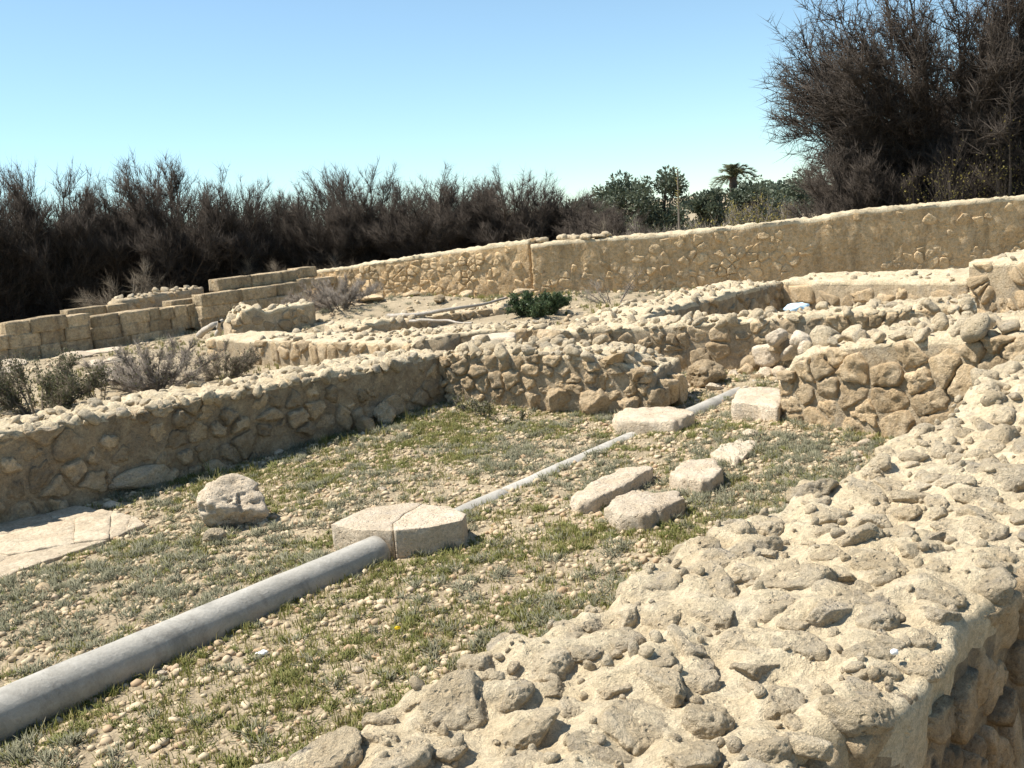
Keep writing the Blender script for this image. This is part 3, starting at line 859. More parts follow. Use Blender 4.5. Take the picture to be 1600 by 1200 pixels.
def nw_height(S, T, bank=True):
    sh = S.shape
    p = np.stack([S.ravel(), T.ravel(), np.zeros(S.size)], 1)
    z = NZ - 0.02 + 0.03 * fbm(p * 1.3, 3, 51) + 0.03 * fbm(p * 4.5, 4, 52, 0.55) + 0.022 * np.abs(fbm(p * 9, 4, 54, 0.6)) + 0.010 * fbm(p * 21, 5, 53, 0.65) + 0.14 * np.clip((p[:, 0] - 4.2) / 0.35, 0, 1)
    for a, b, c in (nst if bank else []):
        # mortar banked against the far left side of every stone
        d2 = ((p[:, 0] - a - 0.15 * c) ** 2 + (p[:, 1] - b + 0.55 * c) ** 2) / c ** 2
        msk = d2 < 8
        z[msk] = np.maximum(z[msk], z[msk] + 0.72 * c * np.exp(-(d2[msk] / 1.5) ** 1.3))
    return z.reshape(sh)
def build_near_wall():
    ss = []
    s_ = -1.3
    while s_ < 6.4:
        ss.append(s_); s_ += 0.0105 + 0.004 * max(0, s_)
    ss = np.array(ss)
    nt = 130
    tl, tr = nw_edge_l(ss), nw_edge_r(ss)
    wob = 0.07 * fbm(np.column_stack([ss * 3, ss * 0, ss * 0]), 4, 61); wob2 = 0.09 * fbm(np.column_stack([ss * 3.3, ss * 0 + 9, ss * 0]), 4, 62)
    k = np.linspace(0, 1, nt)
    T = (tl + wob)[:, None] * (1 - k)[None] + (tr + wob2)[:, None] * k[None]
    S = np.repeat(ss[:, None], nt, 1)
    Z = nw_height(S, T)
    d = np.minimum(T - (tl + wob)[:, None], (tr + wob2)[:, None] - T)
    Z -= 0.03 * np.clip(1 - d / 0.03, 0, 1) ** 2
    # sides going down
    nd_ = 30
    hs = np.linspace(0, 1, nd_ + 1)[1:]
    def side(edgeT, edgeZ, sgn, seed):
        Ts, Zs = [], []
        for h in hs:
            z = edgeZ * (1 - h) + (-0.15) * h
            p = np.stack([ss * 3.0, z * 3.0, np.full(len(ss), seed)], 1)
            Ts.append(edgeT + sgn * (0.035 * fbm(p, 4, seed) + 0.012 * fbm(p * 5, 3, seed) - 0.025 * math.sin(min(1, h * 4) * math.pi / 2)))
            Zs.append(z)
        return np.array(Ts).T, np.array(Zs).T
    TLs, ZLs = side(T[:, 0], Z[:, 0], -1, 3)
    TRs, ZRs = side(T[:, -1], Z[:, -1], 1, 4)
    TT = np.concatenate([TLs[:, ::-1], T, TRs], 1); ZZ = np.concatenate([ZLs[:, ::-1], Z, ZRs], 1)
    SS = np.repeat(ss[:, None], TT.shape[1], 1)
    X = NO[0] + SS * NA[0] + TT * NB[0]; Y = NO[1] + SS * NA[1] + TT * NB[1]
    ny, nx = X.shape
    v = np.stack([X.ravel(), Y.ravel(), ZZ.ravel()], 1) - nw_base
    i = (np.arange(ny - 1)[:, None] * nx + np.arange(nx - 1)[None]).ravel()
    f = np.stack([i, i + 1, i + nx + 1, i + nx], 1)[:, ::-1]
    me = make_mesh('mortar_core', v, f)
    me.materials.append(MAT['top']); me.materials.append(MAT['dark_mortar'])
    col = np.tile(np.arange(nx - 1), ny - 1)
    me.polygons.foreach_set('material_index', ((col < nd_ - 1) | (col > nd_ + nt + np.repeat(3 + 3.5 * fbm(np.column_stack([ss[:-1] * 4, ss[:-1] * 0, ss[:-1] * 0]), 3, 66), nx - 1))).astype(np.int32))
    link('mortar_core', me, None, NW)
build_near_wall()
hz = nw_height(nst[:, 0], nst[:, 1], False)
for (s_, t_, q), z in zip(nstones, hz):
    P = np.array([*(NO + NA * s_ + NB * t_), z + q * r.uniform(0.0, 0.26)])
    mesh = HI_TOP[int(r.integers(12))] if s_ < 3.2 else MID_TOP[int(r.integers(12))]
    link('stone', mesh, None, NW, tuple(P - nw_base), (r.normal(0, 0.16), r.normal(0, 0.16), r.uniform(0, 6.28)),
         (q * r.uniform(1.3, 1.75), q * r.uniform(1.0, 1.3), q * r.uniform(0.85, 1.2)))
# small chips between them
cr = np.random.default_rng(44)
chip = [rock_shape(2, 640 + k, 6, 0.15, 22) for k in range(6)]
cs = cr.uniform(-0.7, 5.5, 420); ct = np.array([cr.uniform(nw_edge_l(a) + 0.01, nw_edge_r(a) - 0.01) for a in cs]); cz = nw_height(cs, ct)
parts = []
for k in range(420):
    q = cr.uniform(0.008, 0.028)
    R3 = np.array(Euler(cr.uniform(0, 6.28, 3)).to_matrix())
    v = (chip[k % 6][0] * np.array([1.3, 1, 0.8]) * q) @ R3.T + np.array([*(NO + NA * cs[k] + NB * ct[k]), cz[k] + q * 0.25])
    parts.append((v - nw_base, chip[k % 6][1]))
o = link('stone_chips', make_mesh('stone_chips', *merge(parts)), MAT['topstone'], NW); o['kind'] = 'stuff'
# stones of its shaded right side
pts = cell_seeds(3.4, 0.86, 0.24, 0.17, r)
nside = 0
for c in voronoi(pts, (0, 0, 3.4, 0.86)):
    if c is None or nside >= 56: continue
    cc = c.mean(0)
    if cc[1] > 0.77 or cc[0] < 0.7: continue
    nside += 1
    rad = np.linalg.norm(c - cc, axis=1).mean()
    if rad < 0.035: continue
    c = cc + (c - cc) * (1 - 0.014 / rad) * r.uniform(0.85, 1.0)
    V, Fc, ctr = poly_stone(c, 0.1, r.uniform(0.025, 0.08), 30, 0.018, 0.022, int(r.integers(1, 9999)), (r.normal(0, 0.1), r.normal(0, 0.12)))
    P = np.outer(V[:, 0], np.append(NA, 0)) + np.outer(V[:, 1], (0, 0, 1)) + np.outer(V[:, 2], np.append(NB, 0))
    s_ = ctr[0] - 0.9
    org = np.append(NO + NA * s_ + NB * (nw_edge_r(s_) - 0.03), ctr[1] - 0.02)
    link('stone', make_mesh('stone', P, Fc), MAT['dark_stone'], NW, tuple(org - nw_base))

# ------------------------------------------------------------------ blocks lying in the courtyard
def slab(name, label, px, z, thick, seed, mat='slab', edge=0.02, amp=0.014, cat='stone block', m=84, freq=15.0, wob=0.035, rc=1, chip=1.5, rings=4, tilt=(0, 0), parent=None, group=None):
    poly = np.array([at(x, y, z)[:2] for x, y in px])
    a = np.cross(np.append(poly[1] - poly[0], 0), np.append(poly[2] - poly[0], 0))[2]
    area = 0.5 * np.sum(poly[:, 0] * np.roll(poly[:, 1], -1) - np.roll(poly[:, 0], -1) * poly[:, 1])
    if area < 0: poly = poly[::-1]
    V, Fc, c = poly_stone(poly, thick - 0.0, 0.0, m, edge, amp, seed, (0, 0), freq, rings, rc, 5, wob, chip)
    V[:, 2] += V[:, 0] * tilt[0] + V[:, 1] * tilt[1]
    V[:, 2] += thick
    me = make_mesh(name, V, Fc)
    o = link(name, me, MAT[mat], parent, (c[0], c[1], z - thick))
    if parent is None: tag(o, label, cat, group)
    return o
CS = thing('cracked_slab', 'large pale slab with a crack across it beside the end of the grey column', 'stone slab', (0, 0, 0))
slab('slab_half', None, [(517, 819), (575, 793), (642, 785), (659, 787.5), (648, 794), (630, 803), (622, 812), (613, 817), (614, 829), (560, 828)], 0.20, 0.32, 41, parent=CS, wob=0.0, edge=0.004, amp=0.004, rc=0, m=90, chip=0.0)
slab('slab_half', None, [(660, 787.7), (702, 791), (728, 803), (722, 813), (674, 823), (615, 829), (614, 817), (623, 812.3), (631, 803.3), (649, 794.3)], 0.21, 0.33, 42, parent=CS, wob=0.0, edge=0.004, amp=0.004, rc=0, m=90, chip=0.0)
slab('stone_block', 'long narrow tan stone lying nearest the half buried column', [(888, 776), (925, 752), (978, 726), (1016, 722), (1020, 730), (985, 752), (930, 780), (900, 784)], 0.11, 0.24, 43)
slab('stone_block', 'thick pale squared stone nearest the foreground wall', [(943, 792), (962, 773), (1000, 764), (1060, 766), (1071, 777), (1040, 792), (1008, 805), (965, 803)], 0.13, 0.28, 44)
slab('stone_block', 'pale stone with two grooves on its top, right of the long narrow stone', [(1044, 737), (1068, 719), (1092, 713), (1117, 715), (1131, 732), (1112, 748), (1094, 753), (1060, 746)], 0.12, 0.25, 45)
slab('stone_block', 'flat pale stone sunk in the ground behind the grooved stone', [(1108, 707), (1128, 692), (1158, 685), (1182, 687), (1176, 703), (1150, 721), (1124, 716)], 0.06, 0.16, 46)
slab('stone_block', 'flat squared threshold slab lying at the gateway', [(955, 646), (978, 637), (1020, 634), (1062, 636), (1087, 644), (1056, 658), (1010, 657), (962, 656)], 0.15, 0.30, 47)
slab('stone_block', 'low squared block against the foot of the wall right of the gateway', [(1140, 628), (1152, 606), (1190, 603), (1226, 606), (1224, 622), (1215, 636), (1180, 630)], 0.21, 0.42, 48)
slab('stone_block', 'long flat slab lying on the low wall behind the corner', [(735, 524), (800, 517), (806, 519), (804, 527), (742, 531)], 0.62, 0.2, 49, m=24, rings=2)

def boulder(label, x, y, w, d, h, seed, zoff=0.0, mat='slab', name='boulder', cat='boulder', sub=4, rot=0.0, pit=0.35, planes=10, rough=0.16, group=None, z=None):
    V, f = rock_shape(sub + 1, seed, planes, rough, 20, pit, True)
    V = V * np.array([w / 2, d / 2, h / 2]) / np.array([0.8, 0.8, 0.8])
    P = at(x, y, 0.0 if z is None else z)
    zz = (gz(P[0], P[1]) if z is None else z)
    return tag(link(name, make_mesh(name, V, f), MAT[mat], None, (P[0], P[1], zz + h * 0.32 + zoff), (0, 0, rot)), label, cat, group)
boulder('rough eroded boulder alone between the left wall and the column', 368, 818, 0.50, 0.46, 0.42, 503, pit=0.4, rough=0.2, planes=8)
boulder('small grey stone just below the eroded boulder', 337, 848, 0.15, 0.13, 0.12, 502, mat='topstone', name='loose_stone', cat='stone', sub=3)
boulder('tan boulder with a slanted face lying beyond the gateway', 1100, 610, 0.44, 0.42, 0.32, 503, mat='stone', sub=4, rot=0.4)
boulder('flat little stone at the foot of the slanted boulder', 1115, 616, 0.22, 0.15, 0.08, 504, name='loose_stone', cat='stone', sub=3)
boulder('knobbly boulder leaning on the end of the wall left of the gateway', 1004, 640, 0.26, 0.25, 0.28, 505, mat='stone', sub=4)
boulder('squared block on the near end of the wall behind the gateway', 858, 540, 0.34, 0.38, 0.3, 506, z=0.45, mat='stone', name='stone_block', cat='stone block', pit=0.1, rough=0.08)
boulder('broken block at the foot of the shaded left wall near the corner', 605, 668, 0.26, 0.25, 0.30, 507, mat='stone')
boulder('small dark stone beside the broken block at the wall foot', 573, 680, 0.18, 0.16, 0.2, 508, mat='stone', name='loose_stone', cat='stone', sub=3)
for k, (x, y, w, h, z) in enumerate([(372, 722, 0.42, 0.26, 0.02), (305, 738, 0.45, 0.2, 0.0), (225, 765, 0.55, 0.2, 0.0), (130, 785, 0.6, 0.22, 0.0)]):
    boulder(['pale upright stone leaning on the left wall foot', 'dark low stone at the left wall foot beside the pale upright stone', 'low bluish stone at the left wall foot behind the green weeds', 'long tan stone at the left wall foot above the paving'][k],
            x, y, w, 0.18, h, 510 + k, zoff=0.03, mat='topstone' if k in (0, 2) else 'stone', rot=0.76, pit=0.1, rough=0.08, sub=3, name='foot_stone', cat='stone')
# pile of fallen rocks in the gateway
r = np.random.default_rng(77)
pile = [(1180, 582, .30, 0.0), (1206, 577, .28, 0.05), (1196, 590, .20, 0.0), (1165, 588, .22, 0.0), (1220, 590, .2, 0.0), (1200, 562, .3, 0.2), (1226, 548, .3, 0.32), (1215, 534, .24, 0.46),
        (1240, 560, .28, 0.25), (1236, 575, .2, 0.1), (1250, 540, .28, 0.45), (1144, 592, .16, 0.0), (1184, 596, .14, 0.0), (1230, 595, .18, 0.0), (1262, 552, .2, .4), (1210, 597, .12, 0)]
for k, (x, y, w, zo) in enumerate(pile):
    boulder('pale rock in the fallen heap at the gateway', x, y + 4, w, w * r.uniform(0.8, 1.1), w * r.uniform(0.75, 1.0), 520 + k, zoff=0.02, name='fallen_rock', cat='rock', sub=3, z=zo,
            rot=r.uniform(0, 6), mat='slab' if k % 3 else 'stone', group='fallen rocks heaped at the gateway', pit=0.12, rough=0.1, planes=7)
# flat stones scattered in the far left yard and round the mounds
flat = [(160, 552, .9, 'first'), (72, 545, .7, ''), (120, 560, .8, ''), (20, 575, .8, ''), (170, 585, 1.0, ''), (185, 600, .7, ''), (150, 575, .6, ''), (10, 590, .6, ''), (180, 570, .6, '')]
for k, (x, y, w, _) in enumerate(flat):
    boulder('flat pale stone lying in the yard below the ashlar wall', x, y, w, w * 0.6, 0.16, 560 + k, zoff=-0.03, name='flat_stone', cat='stone', sub=3, rot=r.uniform(0, 3), group='flat stones below the ashlar wall', pit=0.05, rough=0.08)
mid = [(705, 475, .5, .32), (767, 468, .3, .3), (720, 470, .3, .2), (625, 478, .25, .15), (650, 490, .6, .14), (585, 500, .9, .16), (730, 482, .5, .2), (820, 478, .5, .22), (660, 505, .5, .16), (690, 495, .4, .2), (560, 496, .4, .2)]
for k, (x, y, w, h) in enumerate(mid):
    boulder(['squarish stone set on the sandy mound', 'single upright stone on the crest of the sandy mound'][k] if k < 2 else 'weathered stone lying on the sandy mound', x, y, w, w * 0.6, h, 580 + k, zoff=0.02, mat='stone', name='mound_stone', cat='stone', sub=3,
            rot=r.uniform(0, 3), group=None if k < 2 else 'weathered stones on the sandy mound', pit=0.1)

# cracked plaster paving beside the left wall
PV = thing('plaster_paving', 'pale cracked plaster paving beside the left wall at the left edge', 'paving', (0, 0, 0))
pz = 0.03
pv = np.array([at(x, y, pz)[:2] for x, y in ((-160, 960), (-160, 860), (0, 815), (120, 790), (205, 803), (233, 822), (150, 850), (60, 888), (0, 905))])
if 0.5 * np.sum(pv[:, 0] * np.roll(pv[:, 1], -1) - np.roll(pv[:, 0], -1) * pv[:, 1]) < 0: pv = pv[::-1]
lo, hi = pv.min(0), pv.max(0)
pr = np.random.default_rng(9)
pp = np.column_stack([pr.uniform(lo[0], hi[0], 15), pr.uniform(lo[1], hi[1], 15)])
for c in voronoi(pp, (lo[0], lo[1], hi[0], hi[1])):
    if c is None: continue
    poly = [q for q in c]
    if 0.5 * np.sum(c[:, 0] * np.roll(c[:, 1], -1) - np.roll(c[:, 0], -1) * c[:, 1]) < 0: poly = poly[::-1]
    for i in range(len(pv)):
        a, b = pv[i], pv[(i + 1) % len(pv)]
        n = np.array([b[1] - a[1], -(b[0] - a[0])])
        poly = clip_poly(poly, a, n)
        if len(poly) < 3: break
    if len(poly) < 3: continue
    poly = np.array(poly); cc = poly.mean(0)
    rad = np.linalg.norm(poly - cc, axis=1).mean()
    if rad < 0.06: continue
    poly = cc + (poly - cc) * (1 + 0.004 / rad)
    V, Fc, ctr = poly_stone(poly, 0.12, 0.0, 44, 0.008, 0.012, int(pr.integers(9999)), (pr.normal(0, 0.012), pr.normal(0, 0.012)), 11, 4, 0, 2, 0.03, 0.3)
    link('paving_piece', make_mesh('paving_piece', V, Fc), MAT['plaster_floor'], PV, (ctr[0], ctr[1], pz + pr.normal(0, 0.004)))

# ------------------------------------------------------------------ fallen columns
def column(name, label, A, B, ra, rb, seed, cat='column'):
    A = np.array(A, float); B = np.array(B, float)
    ax = B - A; L = np.linalg.norm(ax); ax /= L
    s = np.cross(ax, (0, 0, 1)); s /= np.linalg.norm(s); u = np.cross(s, ax)
    n = 48; m = max(8, int(L / 0.06))
    ts = np.concatenate([[0, 0.0], np.linspace(0.012, L - 0.012, m), [L, L]])
    V = []
    for k, t in enumerate(ts):
        rr = ra + (rb - ra) * t / L
        if k in (0, len(ts) - 1): rr *= 0.5
        elif k in (1, len(ts) - 2): rr -= 0.012
        for i in range(n):
            th = 2 * math.pi * i / n
            V.append(A + ax * t + (s * math.cos(th) + u * math.sin(th)) * rr)
    V = np.array(V)
    nrm = V - (A + np.outer((V - A) @ ax, ax)); nrm /= np.maximum(np.linalg.norm(nrm, axis=1), 1e-6)[:, None]
    V += nrm * (0.006 * fbm(V * 3, 3, seed) + 0.0025 * fbm(V * 14, 3, seed + 1))[:, None]
    F = []
    for k in range(len(ts) - 1):
        for i in range(n):
            j = (i + 1) % n
            F.append((k * n + i, k * n + j, (k + 1) * n + j, (k + 1) * n + i))
    F.append(tuple(range(n - 1, -1, -1))); F.append(tuple((len(ts) - 1) * n + i for i in range(n)))
    return tag(link(name, make_mesh(name, V - A, F), MAT['marble'], None, tuple(A)), label, cat)
cA, cB = at(0, 1120, 0.085), at(592, 862, 0.045)
dc = (cB - cA) / np.linalg.norm(cB - cA)
column('marble_column', 'long grey marble column lying in the near left of the courtyard', cA - dc * 2.2, cB, 0.145, 0.118, 71)
f0, f1, f2, f3 = at(700, 806, 0.0), at(786, 769, 0.0), at(792, 766, 0.0), at(1004, 672, 0.0)
column('column_shaft', 'short piece of half buried grey column next to the cracked slab', f0 + (0, 0, -0.085), f1 + (0, 0, -0.085), 0.115, 0.115, 72)
column('column_shaft', 'long half buried grey column between the cracked slab and the threshold', f2 + (0, 0, -0.088), f3 + (0, 0, -0.083), 0.115, 0.115, 73)
g0, g1 = at(1068, 645, 0.03), at(1182, 599, 0.03)
column('column_shaft', 'grey column piece running through the gateway', g0 + (0, 0, -0.085), g1 + (0, 0, -0.06), 0.11, 0.11, 74)

# ------------------------------------------------------------------ plants
def spikes(base, dirv, length, width, sides=3):
    """thin tapering twigs or needles"""
    n = len(base)
    dirv = dirv / np.maximum(np.linalg.norm(dirv, axis=1), 1e-9)[:, None]
    up = np.where(np.abs(dirv[:, 2:3]) > 0.9, np.array([[1.0, 0, 0]]), np.array([[0, 0, 1.0]]))
    a = np.cross(dirv, up); a /= np.linalg.norm(a, axis=1)[:, None]
    b = np.cross(dirv, a)
    w = np.broadcast_to(width, (n,))[:, None]
    ring = [base + w * (a * math.cos(t) + b * math.sin(t)) for t in np.arange(sides) * 2 * math.pi / sides]
    tip = base + dirv * np.broadcast_to(length, (n,))[:, None]
    V = np.stack(ring + [tip], 1).reshape(-1, 3)
    o = np.arange(n) * (sides + 1)
    F = np.concatenate([np.stack([o + i, o + (i + 1) % sides, o + sides], 1) for i in range(sides)])
    return V, F

def tubes(paths, radii, sides=5):
    V, F = [], []
    off = 0
    for P, R in zip(paths, radii):
        n = len(P)
        T = np.gradient(P, axis=0); T /= np.linalg.norm(T, axis=1)[:, None]
        a = np.cross(T, np.array([0.31, 0.95, 0.05])); a /= np.linalg.norm(a, axis=1)[:, None]
        b = np.cross(T, a)
        th = np.arange(sides) * 2 * math.pi / sides
        ring = P[:, None] + R[:, None, None] * (a[:, None] * np.cos(th)[None, :, None] + b[:, None] * np.sin(th)[None, :, None])
        V.append(ring.reshape(-1, 3))
        i = np.arange(n - 1)[:, None] * sides + np.arange(sides)[None]
        j = np.arange(n - 1)[:, None] * sides + (np.arange(sides)[None] + 1) % sides
        F.append(np.stack([i, j, j + sides, i + sides], 2).reshape(-1, 4) + off)
        off += n * sides
    return np.vstack(V), np.vstack(F)

def twig_bush(seed, h, rad, limbs, n_sec, n_fine, fine_len=(0.35, 0.9), width=0.009, droop=0.0, up=1.0, limb_r=0.06, low=0.15, cen_f=0.12, fuzz=0.5):
    r = np.random.default_rng(seed)
    paths, radii = [], []
    for k in range(limbs):
        az = r.uniform(0, 6.28); spread = rad * math.sqrt(r.random()) * 0.8
        hh = h * r.uniform(0.5, 0.93) * (1 - 0.5 * (spread / rad) ** 2)
        t = np.linspace(0, 1, 8)
        st = np.array([math.cos(az), math.sin(az)]) * rad * 0.15
        xy = st[None] + np.outer(t ** 1.3, np.array([math.cos(az), math.sin(az)]) * spread)
        P = np.column_stack([xy, -0.1 + t * hh]) + np.cumsum(r.normal(0, 0.035 * h / 5, (8, 3)), 0) * np.array([1, 1, 0.3])
        paths.append(P); radii.append(limb_r * r.uniform(0.6, 1.2) * (1 - 0.85 * t))
    trunk = tubes(paths, radii, 5)
    # secondary branches
    sp, sr = [], []
    li = r.integers(limbs, size=n_sec)
    tt = low + (1 - low) * r.random(n_sec) ** 0.8
    for k in range(n_sec):
        P = paths[li[k]]
        f = tt[k] * 7; i = min(6, int(f)); b = P[i] + (P[i + 1] - P[i]) * (f - i)
        rad_dir = np.append(b[:2] / (np.linalg.norm(b[:2]) + 0.2), 0)
        cen = b - np.array([0, 0, cen_f * h]); cen = cen / (np.linalg.norm(cen) + 0.2)
        d = r.normal(0, 0.58, 3) + rad_dir * 0.35 + cen * 0.75 * up + np.array([0, 0, 0.25 * up])
        d /= np.linalg.norm(d)
        L = r.uniform(0.35, 0.85) * h / 5
        s = np.linspace(0, 1, 4)
        Q = b[None] + np.outer(s * L, d) + np.outer(s ** 2 * L * 0.35, np.array([0, 0, 0.7 * up - droop]))
        sp.append(Q); sr.append(0.008 * h / 5 * (1 - 0.75 * s))
    sec = tubes(sp, sr, 3)
    q = r.integers(n_sec, size=n_fine)
    S = np.array(sp)
    f = r.uniform(0.2, 1.0, n_fine) * 3; i = np.minimum(2, f.astype(int)); fr = (f - i)[:, None]
    b = S[q, i] * (1 - fr) + S[q, i + 1] * fr
    along = S[q, i + 1] - S[q, i]; along /= np.linalg.norm(along, axis=1)[:, None]
    cen = b - np.array([0, 0, cen_f * h]); cen /= np.linalg.norm(cen, axis=1)[:, None]
    d = along * 0.25 + cen * 0.4 + r.normal(0, fuzz, (n_fine, 3)) + np.array([0, 0, 0.45 * up - droop * 0.5])
    fine = spikes(b, d, r.uniform(*fine_len, n_fine) * h / 5, width * r.uniform(0.6, 1.2, n_fine))
    return trunk, sec, fine

def tri(q):
    return np.vstack([q[:, [0, 1, 2]], q[:, [0, 2, 3]]]) if q.shape[1] == 4 else q

def bush_meshes(name, mat, *a, **k):
    trunk, sec, fine = twig_bush(*a, **k)
    v, f = merge([(sec[0], tri(sec[1])), fine])
    tm = make_mesh('trunk', *trunk); tm.materials.append(MAT['bark'] if mat == 'twig' else MAT[mat])
    cm = make_mesh('crown', v, f); cm.materials.append(MAT[mat])
    return tm, cm

def plant(name, label, cat, meshes, loc, rz=0.0, sc=(1, 1, 1), group=None, parts=('trunk', 'crown')):
    o = thing(name, label, cat, loc, group)
    o.rotation_euler = (0, 0, rz); o.scale = sc
    for pn, me in zip(parts, meshes): link(pn, me, None, o)
    return o

BUSH = [bush_meshes('bush', 'twig', 900 + k, 5.0, 2.0, 44, 2000, 43000, fine_len=(0.18, 0.52), width=0.0068, low=0.04) for k in range(2)]
BIG = bush_meshes('tamarisk', 'twig', 950, 9.0, 4.6, 70, 4200, 96000, fine_len=(0.16, 0.42), width=0.0105, limb_r=0.10, low=0.03, cen_f=0.40, fuzz=0.95)

# thicket behind the walls: (photo x of the middle, distance, photo y of the top, width factor)
thicket = [(-90, 33, 262, 1.2, 'dark leafless bush at the far left edge of the thicket'),
           (25, 32, 262, 1.1, 'dark leafless bush behind the left end of the ashlar wall'),
           (125, 33, 268, 1.0, 'dark pointed leafless bush behind the middle ashlar blocks'),
           (215, 34, 280, 1.0, 'shorter dark bush between two taller bushes above the ashlar'),
           (300, 34, 252, 1.15, 'tallest twiggy bush of the left thicket with upright shoots'),
           (385, 35, 275, 1.0, 'dark twiggy bush above the stepped end of the ashlar wall'),
           (460, 37, 305, 0.9, 'low gap filling bush left of the back wall end'),
           (530, 36, 290, 0.9, 'dark bush above the low left end of the back wall'),
           (600, 37, 264, 1.15, 'dense rounded bush behind the rubble part of the back wall'),
           (690, 36, 270, 1.1, 'broad dense bush behind the middle of the back wall'),
           (755, 37, 285, 1.0, 'bush between the broad bush and the domed bush'),
           (830, 36, 268, 1.1, 'domed dense bush behind the seam of the back wall'),
           (905, 36, 305, 0.9, 'lower reddish twiggy bush right of the domed bush'),
           (960, 34, 318, 0.8, 'lowest twiggy bush in front of the olive trees')]
for k, (x, dist, yt, wf, lab) in enumerate(thicket):
    hor = 330 - 0.0875 * (x - 800)
    X = (x - 800) / F_PX * dist * 1.012 + 0.0
    h = 2.3 + (hor - yt) / F_PX * dist
    plant('leafless_bush', lab, 'bush', BUSH[k % 2], (X, dist, 0), k * 1.9, (wf * 0.95, wf * 0.95, h / 4.75), 'dark leafless bushes behind the walls')
# second rank closing the gaps
for k, (x, dist, yt) in enumerate([(-150, 38, 280), (75, 38, 285), (170, 39, 290), (260, 40, 285), (345, 40, 290), (425, 41, 305), (500, 42, 308), (560, 41, 290), (645, 42, 285), (725, 41, 285), (790, 42, 290), (870, 41, 295)]):
    hor = 330 - 0.0875 * (x - 800)
    plant('leafless_bush', 'dark leafless bush in the rear rank of the thicket', 'bush', BUSH[(k + 1) % 2], ((x - 800) / F_PX * dist, dist, 0), k * 2.3 + 1, (1.05, 1.05, (2.3 + (hor - yt - 22) / F_PX * dist) / 5.3), 'rear bushes of the thicket')
# low sprawling dry brush at the thicket's foot
LOWB = bush_meshes('brush', 'brown_twig', 970, 1.6, 1.1, 14, 160, 2200, fine_len=(0.5, 1.4), width=0.003, droop=0.35, up=0.5, limb_r=0.02)
for k, (x, dist, where) in enumerate([(480, 33, 'above the highest ashlar blocks'), (400, 34, 'left of the highest ashlar blocks'), (215, 29, 'behind the middle ashlar blocks'), (560, 34, 'above the low end of the back wall'),
                               (860, 31, 'just right of the back wall seam'), (930, 30, 'under the lower reddish bush'), (1010, 29, 'below the leftmost olive tree')]):
    plant('dry_brush', 'bleached drooping brush at the thicket foot ' + where, 'brush', LOWB, ((x - 800) / F_PX * dist, dist, 0), k * 1.7, (1.2, 1.2, 0.95 + 0.15 * (k % 3)), 'bleached brush along the thicket foot')
# big tamarisk at right
for k, (x_, y_, lab) in enumerate([(13.2, 28.4, 'twiggy bush under the middle of the huge tamarisk'), (16.4, 28.8, 'twiggy bush under the right side of the huge tamarisk')]):
    plant('leafless_bush', lab, 'bush', BUSH[k], (x_, y_, 0), 2.0 + k, (1.35, 1.0, 0.95))
plant('tamarisk_tree', 'huge dark leafless tamarisk towering over the right end of the back wall', 'tree', BIG, (13.1, 30.0, 0), 0.4, (1.05, 1.0, 0.98))
plant('tamarisk_tree', 'second dark tamarisk behind the right edge of the huge one', 'tree', BIG, (18.5, 32.5, 0), 2.5, (0.9, 0.9, 0.95))
plant('leafless_bush', 'twiggy bush filling the lower left skirt of the huge tamarisk', 'bush', BUSH[1], (10.3, 28.8, 0), 1.0, (1.25, 0.9, 0.72))

def leaves(base, nrm, size, seed, elong=2.2):
    """small leaf shaped quads"""
    r = np.random.default_rng(seed)
    n = len(base)
    d = nrm / np.linalg.norm(nrm, axis=1)[:, None]
    a = np.cross(d, r.normal(size=(n, 3))); a /= np.linalg.norm(a, axis=1)[:, None]
    s = np.broadcast_to(size, (n,))[:, None]
    V = np.stack([base, base + d * s * 0.5 + a * s * 0.5 / elong, base + d * s, base + d * s * 0.5 - a * s * 0.5 / elong], 1).reshape(-1, 3)
    o = np.arange(n) * 4
    return V, np.stack([o, o + 1, o + 2, o + 3], 1)

def leafy_tree(seed, h, rad, n_leaf, size, clumps, mat, trunk_r=0.12, base_frac=0.25):
    r = np.random.default_rng(seed)
    paths, radii = [], []
    cl = []
    for k in range(clumps):
        az = r.uniform(0, 6.28); q = math.sqrt(r.random())
        c = np.array([math.cos(az) * rad * q * 0.8, math.sin(az) * rad * q * 0.8, h * (base_frac + (0.95 - base_frac) * r.random() * (1 - 0.35 * q * q))])
        cl.append((c, rad * r.uniform(0.22, 0.42)))
        t = np.linspace(0, 1, 6)[:, None]
        P = np.array([[0, 0, -0.1]]) * (1 - t) + c * t + np.array([0, 0, 1]) * (t * (1 - t)) * h * 0.2 + r.normal(0, 0.04 * rad, (6, 3)) * t
        paths.append(P); radii.append(trunk_r * (1 - 0.85 * t[:, 0]) * r.uniform(0.5, 1.0))
    w = np.array([q ** 2 for _, q in cl]); w /= w.sum()
    idx = r.choice(clumps, n_leaf, p=w)
    cc = np.array([c for c, _ in cl])[idx]; rr = np.array([q for _, q in cl])[idx]
    v = r.normal(size=(n_leaf, 3)); v /= np.linalg.norm(v, axis=1)[:, None]
    b = cc + v * (rr * r.random(n_leaf) ** 0.45)[:, None] * np.array([1, 1, 0.8])
    L = leaves(b, v + r.normal(0, 0.7, (n_leaf, 3)) + np.array([0, 0, 0.3]), size * r.uniform(0.6, 1.3, n_leaf), seed)
    tm = make_mesh('trunk', *tubes(paths, radii, 5)); tm.materials.append(MAT['bark'])
    lm = make_mesh('crown', *L, smooth=False); lm.materials.append(MAT[mat])
    return tm, lm

